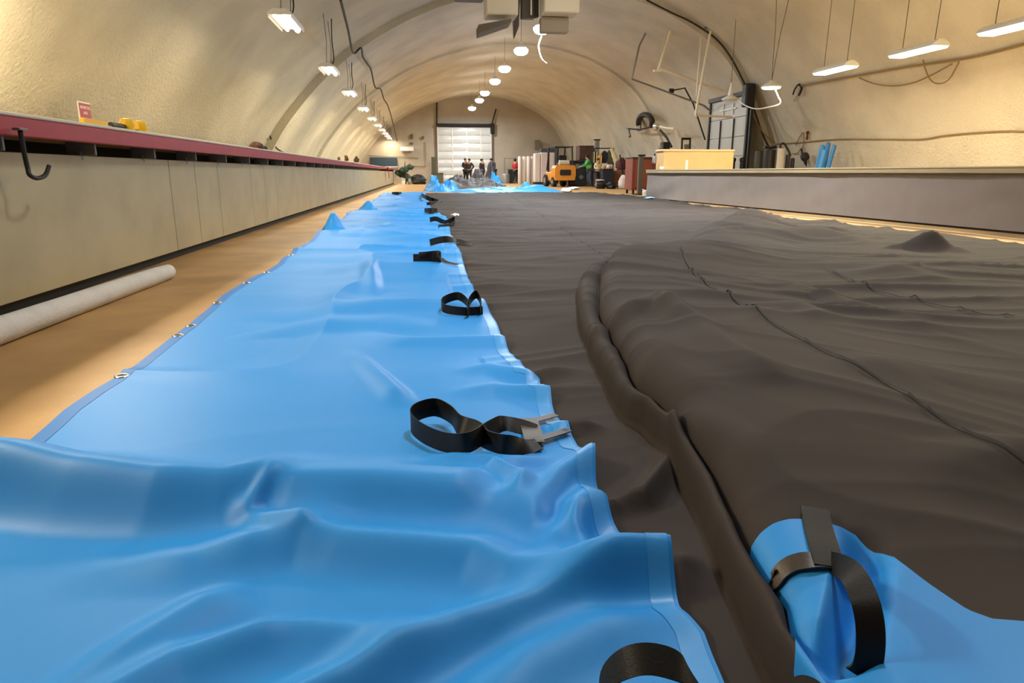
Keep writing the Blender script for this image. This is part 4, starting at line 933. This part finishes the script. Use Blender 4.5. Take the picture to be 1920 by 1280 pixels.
def person(loc, rz, H, label, top, trousers, lean=0., arms='down', vest=None, shorts=False, hair=M_HAIR, stride=.04, bag=None):
    t = thing('person', label, 'person', loc, rz); k = H/1.75; s, c = math.sin(lean), math.cos(lean)
    def tp(x, y, z):       # rotate everything above the hips forward (towards -y)
        z2 = z-.92; return (x*k, (y*c-z2*s)*k, (.92+z2*c+y*s)*k)
    J = {'pel': (0, 0, .94*k, .125*k), 'spine': tp(0, 0, 1.12)+(.12*k,), 'chest': tp(0, 0, 1.32)+(.14*k,), 'neck': tp(0, 0, 1.49)+(.055*k,), 'head': tp(0, -.02, 1.60)+(.085*k,), 'crown': tp(0, -.01, 1.69)+(.075*k,), 'chin': tp(0, -.075, 1.565)+(.04*k,), 'nose': tp(0, -.115, 1.61)+(.016*k,)}
    E = [('pel', 'spine'), ('spine', 'chest'), ('chest', 'neck'), ('neck', 'head'), ('head', 'crown'), ('head', 'chin'), ('head', 'nose')]
    A = {'down': ((.235, .02, 1.16), (.25, -.06, .93)), 'bent': ((.24, .03, 1.17), (.13, -.22, 1.19)), 'reach': ((.24, -.20, 1.22), (.20, -.46, 1.20)), 'hips': ((.33, .08, 1.18), (.17, -.02, 1.0))}[arms]
    for sd, n in ((1, 'R'), (-1, 'L')):
        e_, h_ = A; sh = tp(sd*.185, 0, 1.42); el = tp(sd*e_[0], e_[1], e_[2]); wr = tp(sd*h_[0], h_[1], h_[2])
        if n == 'L' and arms == 'bent': wr = tp(-.12, -.2, 1.12)
        J['sh'+n] = sh+(.062*k,); J['el'+n] = el+(.046*k,); J['wr'+n] = wr+(.03*k,)
        E += [('chest', 'sh'+n), ('sh'+n, 'el'+n), ('el'+n, 'wr'+n)]
        dv_ = (Vector(wr)-Vector(el)).normalized(); sdv = dv_.cross(Vector((0, 1, 0.2))).normalized()
        pm = Vector(wr)+dv_*.07*k; J['pm'+n] = tuple(pm)+(.03*k,); E.append(('wr'+n, 'pm'+n))
        for f_, (of, ln) in enumerate(((-.03, .075), (-.01, .085), (.01, .08), (.03, .065))):
            q = pm+dv_*ln*k+sdv*of*k+Vector((0, -.015*k, 0)); J['f%d%s' % (f_, n)] = tuple(q)+(.009*k,); E.append(('pm'+n, 'f%d%s' % (f_, n)))
        q = Vector(wr)+dv_*.07*k-sdv*.055*k; J['th'+n] = tuple(q)+(.010*k,); E.append(('wr'+n, 'th'+n))
        st_ = stride*sd
        J['hip'+n] = (sd*.095*k, 0, .88*k, .092*k); J['kn'+n] = (sd*.11*k, (-.03+st_*.7)*k, .49*k, .062*k); J['an'+n] = (sd*.12*k, (.03+st_)*k, .09*k, .042*k); J['to'+n] = (sd*.135*k, (-.13+st_)*k, .04*k, .035*k)
        E += [('pel', 'hip'+n), ('hip'+n, 'kn'+n), ('kn'+n, 'an'+n), ('an'+n, 'to'+n)]
    skin_mesh('body', J, E, M_SKIN, t)
    def sub(keys, f, add=0.): return {q: J[q][:3]+(J[q][3]*f+add,) for q in keys}
    g = lambda ks, base: [(a_, b_) for a_, b_ in E if a_ in ks and b_ in ks]
    ks = ['pel', 'spine', 'chest', 'shR', 'elR', 'shL', 'elL', 'wrR', 'wrL']; JJ = sub(ks, 1.12, .018*k)
    skin_mesh('jacket', JJ, g(ks, 0), top, t)
    ks = ['pel', 'hipR', 'knR', 'hipL', 'knL'] + ([] if shorts else ['anR', 'anL']); JJ = sub(ks, 1.08, .014*k)
    skin_mesh('shorts' if shorts else 'trousers', JJ, g(ks, 0), trousers, t)
    for n in 'RL':
        ks = ['an'+n, 'to'+n]; skin_mesh('shoe', sub(ks, 1.1, .012*k), g(ks, 0), M_SHOE, t)
    if vest:
        ks = ['pel', 'spine', 'chest']; JJ = sub(ks, 1.2, .035*k); JJ['top'] = tp(0, 0, 1.44)+(.10*k,)
        skin_mesh('vest', JJ, g(ks, 0)+[('chest', 'top')], vest, t)
    hd = tp(0, .012, 1.65); mb = MB().blob((0, 0, 0), (.20*k, .23*k, .20*k), 3, .03, 14, False); mb.v = [(a_+hd[0], b_+hd[1]+.012, c_+hd[2]+.022) for a_, b_, c_ in mb.v]
    part('hair', mb, hair, t, True)
    for sd in (1, -1):
        ey = tp(sd*.032, -.098, 1.635); part('eye', MB().blob(ey, (.018*k, .012*k, .012*k), 1, 0, 8, False), M_BLACK, t, True)
    mo = tp(0, -.112, 1.565); part('mouth', MB().blob(mo, (.045*k, .012*k, .01*k), 1, 0, 8, False), mat('lips', '#8a5044', .6), t, True)
    return t
def feet(px, py, y): return (D(px, 330, y)[0], y, 0)
M_NAVY = mat('navy_cloth', '#1e2530', .8); M_DKG = mat('charcoal_cloth', '#24262b', .8); M_JEAN = mat('dark_trousers', '#191c24', .8); M_REDC = mat('red_cloth', '#b01c24', .75)
M_HIV = mat('green_hi_vis', '#3f9a4c', .6); M_LIME = mat('lime_vest', '#8fd860', .6); M_CREAMC = mat('cream_cloth', '#d6c79a', .8)
person(feet(873, 340, 51.5), .4, 1.78, 'person in dark clothes, left one of the pair before the big back door', M_NAVY, M_JEAN, arms='bent')
person(feet(880, 340, 50.6), -.5, 1.74, 'person in dark jacket, right one of the pair before the big back door', M_DKG, M_JEAN, arms='hips')
person(feet(966, 341, 50.0), 2.2, 1.72, 'person in a red jacket and dark trousers standing beside the white rolls', M_REDC, M_JEAN, arms='bent')
person(feet(904, 330, 44.6), .9, 1.62, 'person in dark clothes standing behind the brown tarpaulin hump', M_DKG, M_JEAN, arms='down')
person(feet(926, 330, 45.6), -.6, 1.75, 'person in dark clothes leaning over the tall tarpaulin hump', M_NAVY, M_JEAN, lean=.5, arms='reach')
person(feet(1105, 348, 38.5), -1.57, 1.74, 'person in a green high visibility vest reaching towards the forklift', M_HIV, mat('grey_jeans', '#48505a', .8), lean=.22, arms='reach', vest=M_LIME)
person(feet(1121, 350, 36.4), .3, 1.5, 'person in a cream shirt and dark shorts standing right of the green vest', M_CREAMC, M_DKG, shorts=True, arms='bent')

# ------------------------------------------------------------------ forklift and stores at the far right
yf = 38.5; x0 = D(1054, 340, yf)[0]
fk = thing('forklift', 'orange forklift with black roof guard seen from behind', 'forklift', (x0, yf, 0), .12)
M_OR = mat('forklift_orange', '#d58a2c', .5, var=.1); M_TYRE = mat('tyre', '#1a1917', .85)
mb = MB().prism([(-.55, .35), (.55, .35), (.6, .6), (.6, 1.0), (.5, 1.16), (-.5, 1.16), (-.6, 1.0), (-.6, .6)], 'y', -.55, .15)
part('counterweight', mb, M_OR, fk)
part('grille', MB().prism([(-.3, .62), (.3, .62), (.33, .75), (.3, .92), (-.3, .92), (-.33, .75)], 'y', -.57, -.54), M_DARK, fk)
part('chassis', MB().box((0, .8, .55), (1.0, 1.6, .5), bev=.05), M_OR, fk)
part('seat', MB().box((0, .2, 1.22), (.5, .45, .14), bev=.05).box((0, -.02, 1.45), (.46, .12, .5), bev=.05), M_BLACK, fk)
for sx_ in (-.5, .5):
    part('roof_post', MB().tube([(sx_, -.3, 1.1), (sx_*.95, -.2, 2.12)], .045, 8), M_DKG, fk); part('roof_post', MB().tube([(sx_, 1.3, .9), (sx_*.95, 1.0, 2.12)], .045, 8), M_DKG, fk)
    part('mast_rail', MB().box((sx_*.55, 1.75, 1.15), (.1, .12, 2.0)), M_DKG, fk)
    for yy, rr in ((-.1, .26), (1.35, .33)):
        wv = [(sx_*1.02-.11*(1 if sx_ > 0 else -1), yy, rr), (sx_*1.02+.11*(1 if sx_ > 0 else -1), yy, rr)]
        wh = part('wheel', MB().tube(wv, rr, 20), M_TYRE, fk); part('hub', MB().tube([wv[0], (wv[1][0]+(.01 if sx_ > 0 else -.01), yy, rr)], rr*.5, 14), M_GREYMET, wh)
    part('fork', MB().box((sx_*.5, 2.4, .08), (.12, 1.1, .05)).box((sx_*.5, 1.88, .4), (.12, .05, .6)), M_RUST, fk)
mb = MB()
for i in range(7): mb.box((0, -.2+i*.2, 2.14), (1.0, .06, .05))
for sx_ in (-.5, .5): mb.box((sx_, .4, 2.14), (.06, 1.35, .06))
part('overhead_guard', mb, M_DKG, fk); part('steering_wheel', MB().tube([(.2*math.cos(q), .75, 1.35+.2*math.sin(q)) for q in np.linspace(0, 2*pi, 20)], .02, 6), M_BLACK, fk)
part('gas_bottle', MB().tube([(-.3, -.25, 1.28), (-.28, -.25, 1.28), (.28, -.25, 1.28), (.3, -.25, 1.28)], [.08, .15, .15, .08], 16), mat('bottle_grey', '#b8ae98', .5), fk, True)
# white rolls, panel stack
M_WR = mat('pale_roll', '#d0c2b6', .7)
for i, (a_, b_) in enumerate([(971, 978), (979, 987), (987, 995), (995, 1001)]):
    yy = 47.+(i % 2)*.2; x0, x1 = D(a_, 300, yy)[0], D(b_, 300, yy)[0]; zt = D(a_, 293, yy)[2]
    t = thing('white_roll', '%s upright white roll counted from the person in red' % ORD[i], 'roll', ((x0+x1)/2, yy, 0), 0, 'upright white rolls by the back wall')
    part('wrap', MB().lathe([((x1-x0)/2*.8, 0), ((x1-x0)/2*.92, .03), ((x1-x0)/2*.92, zt-.03), ((x1-x0)/2*.8, zt)], (0, 0, 0), 18), M_WR, t, True); part('core', MB().lathe([(.05, zt-.1), (.05, zt+.02)], (0, 0, 0), 10), M_GREYMET, t)
yy = 46.; x0, x1 = D(1001, 300, yy)[0], D(1037, 300, yy)[0]; zt = D(1001, 286, yy)[2]
t = thing('foam_block', 'large white foam block standing between the white rolls and the forklift', 'block', ((x0+x1)/2, yy, 0))
part('slab', MB().box((.2, 0, .15+(zt-.15)/2), (x1-x0-.4, .9, zt-.15), bev=.03), mat('pink_white', '#cbb9b2', .8), t); part('side_slab', MB().box((-(x1-x0)/2+.19, .0, .15+(zt-.2)/2), (.36, .8, zt-.2), bev=.03), M_WR, t); part('pallet', MB().box((0, 0, .07), (x1-x0, .9, .14)), M_RUST, t)
single('dark_case', MB().box((D(1026, 280, 46)[0], 46., zt+.14), (.95, .5, .26), bev=.04), mat('dark_case', '#3c4246', .6), 'flat dark case lying on top of the white foam block', 'case')
p = D(1008, 272, 54.6); single('wall_cabinet', MB().box(p, (.42, .3, .75)), mat('grey_green', '#6c6a58', .6), 'small grey green box on the back wall above the foam block', 'box')
# grey equipment behind the person in red
t = thing('metal_rack', 'grey metal rack standing against the back wall left of the person in red', 'rack', (D(956, 320, 53.5)[0], 53.5, 0))
xw = D(946, 320, 53.5)[0]-t.location.x; xe = D(967, 320, 53.5)[0]-t.location.x; zt = D(946, 296, 53.5)[2]
for xx in (xw, xe):
    for yy in (-.2, .2): part('post', MB().box((xx, yy, zt/2), (.05, .05, zt)), M_GREYMET, t)
for z in (.3, zt*.55, zt-.03): part('shelf', MB().box(((xw+xe)/2, 0, z), (xe-xw, .45, .05)), M_GREYMET, t)
single('grey_drum', MB().lathe([(.3, 0), (.3, .6), (.26, .65), (.1, .72)], (D(948, 330, 51)[0], 51, 0), 18), M_GREYMET, 'grey drum standing in front of the grey metal rack', 'drum', smooth=True)
single('dark_speaker', MB().box((D(958, 330, 52)[0], 52, .5), (.42, .4, 1.0), bev=.03), M_BLACK, 'tall black box left of the person in red', 'box')
# brown boxes and dark machine behind the green vest
yy = 41.; x0, x1 = D(1080, 300, yy)[0], D(1113, 300, yy)[0]
t = thing('dark_machine', 'large dark machine body between the forklift and the green vest', 'machine', (D(1087, 320, 40.5)[0], 40.5, 0))
zt = D(1087, 303, 40.5)[2]
part('body', MB().box((0, 0, zt/2), (1.45, 1.2, zt), bev=.06), mat('machine_dark', '#2b2e31', .6), t); part('top_plate', MB().box((0, 0, zt+.03), (1.6, 1.3, .06)), mat('machine_plate', '#5e544e', .6), t)
for (px, py, r_) in ((1083, 312, .14), (1090, 332, .12)): 
    q = D(px, py, 39.85); part('gauge', MB().tube([(q[0]-t.location.x, -.64, q[2]), (q[0]-t.location.x, -.60, q[2])], r_, 16), M_GREYMET, t)
z0 = zt+.062; z1_ = D(1090, 275, yy)[2]
t = thing('brown_crate', 'big dark brown crate resting on top of the dark machine', 'crate', ((x0+x1)/2, 40.6, z0))
part('body', MB().box((0, 0, (z1_-z0)/2), (x1-x0, 1.0, z1_-z0), bev=.03), mat('crate_brown', '#54382a', .7, var=.2), t); part('lid', MB().box((0, 0, z1_-z0+.01), (x1-x0+.06, 1.06, .05)), mat('crate_lid', '#6a4a36', .7), t)
# rack of hi-vis jackets with curved pale boom
yy = 37.6
t = thing('coat_rack', 'dark steel coat rack right of the green vest, hung with work jackets', 'rack', (D(1130, 340, yy)[0], yy, 0)); zt = D(1130, 278, yy)[2]; xa, xb = D(1114, 300, yy)[0]-t.location.x, D(1150, 300, yy)[0]-t.location.x
for xx in (xa, xb): part('post', MB().tube([(xx, 0, 0), (xx, 0, zt)], .03, 8), M_RUST, t); part('foot', MB().box((xx, 0, .03), (.08, .7, .06)), M_RUST, t)
part('rail', MB().tube([(xa, 0, zt), (xb, 0, zt)], .03, 8), M_RUST, t)
def jacket(px0, px1, py0, py1, y, col, stripe, lab):
    a_, b_ = D(px0, py0, y), D(px1, py1, y); w_, h_ = b_[0]-a_[0], a_[2]-b_[2]; t = thing('work_jacket', lab, 'jacket', ((a_[0]+b_[0])/2, y, b_[2]))
    part('cloth', MB().prism([(-w_*.4, 0), (w_*.4, 0), (w_*.5, h_*.8), (w_*.15, h_), (-w_*.15, h_), (-w_*.5, h_*.8)], 'y', -.09, .09), col, t)
    if stripe:
        for sx_ in (-.25, .25): part('stripe', MB().box((w_*sx_, -.1, h_*.5), (w_*.16, .02, h_*.9)), stripe, t)
    part('hook', MB().tube([(0, 0, h_), (0, 0, h_+.10)], .01, 5), M_STEEL, t)
M_REF = mat('reflective', '#e4d98a', .4); M_ORG = mat('hi_vis_orange', '#d98a2a', .6)
jacket(1111, 1120, 284, 306, yy-.16, M_DKG, M_REF, 'dark jacket with yellow reflective stripes hanging at the left of the coat rack')
jacket(1121, 1128, 290, 306, yy-.42, M_ORG, M_REF, 'orange hi-vis vest hanging in the middle of the coat rack')
jacket(1128, 1138, 283, 306, yy-.16, M_DKG, None, 'plain dark jacket hanging right of the orange vest on the coat rack')
jacket(1139, 1149, 280, 308, yy-.16, M_OLIVE, None, 'olive green coat hanging at the right end of the coat rack')
single('pale_boom', MB().tube([D(1146, 278, 36.8), D(1151, 290, 36.8), D(1156, 302, 36.8), D(1160, 314, 36.8)], [.10, .14, .17, .15], 10, smooth=4), M_CREAMC, 'curved pale yellow board leaning at the right of the coat rack', 'board', smooth=True)
p = D(1119, 270, 39.5); t = thing('steel_column', 'grey steel column standing behind the coat rack', 'column', (p[0], 39.5, 0)); z_ = D(1119, 262, 39.5)[2]
part('shaft', MB().box((0, 0, z_/2), (.26, .26, z_)), M_GREYMET, t); part('cap', MB().box((0, 0, z_), (.34, .34, .06)), M_RUST, t)
yy = 35.5; x, _, _ = D(1137, 340, yy); zt = D(1137, 318, yy)[2]
t = thing('wheelie_bin', 'dark navy wheeled bin standing in front of the coat rack', 'bin', (x, yy, 0))
part('body', MB().prism([(-.22, .08), (.22, .08), (.28, zt), (-.28, zt)], 'y', -.28, .28), mat('bin_navy', '#171d2b', .5), t); part('rim', MB().box((0, 0, zt+.02), (.62, .62, .05)), mat('bin_navy', '#171d2b'), t)
for sx_ in (-.2, .2): part('wheel', MB().tube([(sx_-.03, .25, .1), (sx_+.03, .25, .1)], .1, 12), M_TYRE, t)
for i, (px, py, col, lab) in enumerate([(1132.5, 314, '#c9a27a', 'tan bundle poking out of the navy bin'), (1142, 311, '#e0cdb4', 'pale bundle at the back of the navy bin'), (1147, 316, '#dca88c', 'pink bundle between the navy bin and the brown box')]):
    q = D(px, py, yy); q = (q[0], q[1]+.1*i, zt+.12 if i < 2 else q[2]); single('cloth_bundle', MB().blob(q, (.2, .2, .24), 30+i, .2), mat('bundle_%d' % i, col, .8), lab, 'bundle', smooth=True)
x0, x1 = D(1146, 340, 36)[0], D(1172, 340, 36)[0]; zt = D(1150, 320, 36)[2]
t = thing('brown_box', 'brown cardboard box standing between the navy bin and the brick red cabinet', 'box', ((x0+x1)/2, 36.2, 0))
part('carton', MB().box((0, 0, zt/2), (x1-x0, .7, zt), bev=.02), mat('carton', '#80543a', .8), t); part('flap', MB().box((0, -.38, zt-.06), (x1-x0-.04, .04, .16), rx=.4), mat('carton_flap', '#94664a', .8), t)
single('red_bag', MB().blob((D(1165, 312, 36.2)[0], 36.3, zt+.25), (.55, .5, .75), 41, .2), mat('maroon', '#5a221c', .7), 'dark red bag on top of the brown cardboard box', 'bag', smooth=True)
single('long_handle', MB().tube([D(1162, 290, 35.6), D(1165, 306, 35.6), (D(1172, 330, 35.6)[0], 35.6, .02)], .035, 6), M_DARK, 'dark long tool handle leaning behind the dark red bag', 'handle')
for i, (px, py, w_, h_, y_) in enumerate([(1126, 350, .5, .5, 33.2), (1146, 352, .5, .4, 33.0), (1165, 352, .5, .36, 33.6)]):
    x, _, _ = D(px, py, y_); single('bin_bag', MB().blob((x, y_, h_*.3), (w_*.95, .7, h_), 50+i, .2), M_BLACK, ['black bag on the floor at the left, under a white plate', 'black bag in the middle of the row below the brown box', 'black bag at the right, beside the brick red cabinet'][i], 'bag', smooth=True)
x, _, _ = D(1126, 344, 33.2); single('plate', MB().lathe([(.02, 0), (.2, .01), (.2, .03), (.02, .05)], (x, 33.2, .385), 16), M_WHITE, 'white plate lying on the leftmost black bag', 'lid', smooth=True)
x, _, _ = D(1169, 340, 32.6); single('beige_bag', MB().blob((x, 32.6, .26), (.5, .45, .75), 61, .15), M_WR, 'crumpled beige bag leaning beside the brick red cabinet', 'bag', smooth=True)
# brick red cabinet, grey post, tank
yy = 25.; x0, x1 = D(1178, 340, yy)[0], D(1204, 340, yy)[0]; zt = D(1180, 296, yy)[2]
M_BRICK = mat('brick_red', '#7a3422', .55, var=.15)
t = thing('steel_cabinet', 'brick red steel cabinet on short legs left of the grey skirted table', 'cabinet', ((x0+x1)/2+.35, yy, 0))
wC = x1-x0+.7
part('body', MB().box((0, 0, .14+(zt-.14)/2), (wC, .9, zt-.14), bev=.02), M_BRICK, t); part('door', MB().box((-.2, -.455, .14+(zt-.14)/2), (wC*.5, .02, zt-.3)), mat('brick_red_door', '#87402c', .55), t); part('top_rim', MB().box((0, 0, zt), (wC+.04, .94, .04)), M_RUST, t)
for sx_ in (-1, 1):
    for sy_ in (-1, 1): part('leg', MB().box((sx_*(wC/2-.08), sy_*.38, .07), (.07, .07, .14)), M_RUST, t)
yy = 23.6; b0 = D(1199, 362, yy); p1 = D(1202, 293, yy)
t = thing('steel_post', 'grey steel post standing in front of the brick red cabinet', 'post', (b0[0], yy, 0)); part('shaft', MB().box((0, 0, p1[2]/2), (.16, .12, p1[2]), bev=.01), mat('post_grey', '#5c5850', .5, metal=.3), t); part('base_plate', MB().box((0, 0, .015), (.4, .36, .03)), M_RUST, t); part('cap', MB().box((.02, 0, p1[2]+.03), (.24, .12, .06)), M_RUST, t)
for i, (px, py) in enumerate([(1205, 363), (1210, 366)]):
    q = G3(px, py+2, .0); single('white_tin', MB().lathe([(.09, 0), (.10, .02), (.10, .17), (.09, .18), (.03, .2)], (q[0], q[1]+.1*(1-i), 0.004), 16), M_WHITE, ['left white tin on the floor at the corner of the grey table', 'right white tin on the floor at the corner of the grey table'][i], 'tin', smooth=True)
q = G3(1216, 373, .01); single('blue_rag', MB().blob((q[0]-.05, q[1]-.25, .05), (.3, .26, .06), 71, .2), mat('pale_blue_rag', '#9cc8e6', .7), 'pale blue rag on the floor below the grey table corner', 'rag', smooth=True)
t = thing('wall_extinguisher', 'small silver canister hanging on the tan crate left end', 'canister', D(1227, 300, 19.7)); part('body', MB().lathe([(.04, 0), (.06, .02), (.06, .18), (.03, .22)], (0, 0, -.1), 14), M_GREYMET, t, True); part('valve', MB().lathe([(.02, 0), (.03, .04), (.01, .07)], (0, 0, .12), 10), M_BLACK, t)
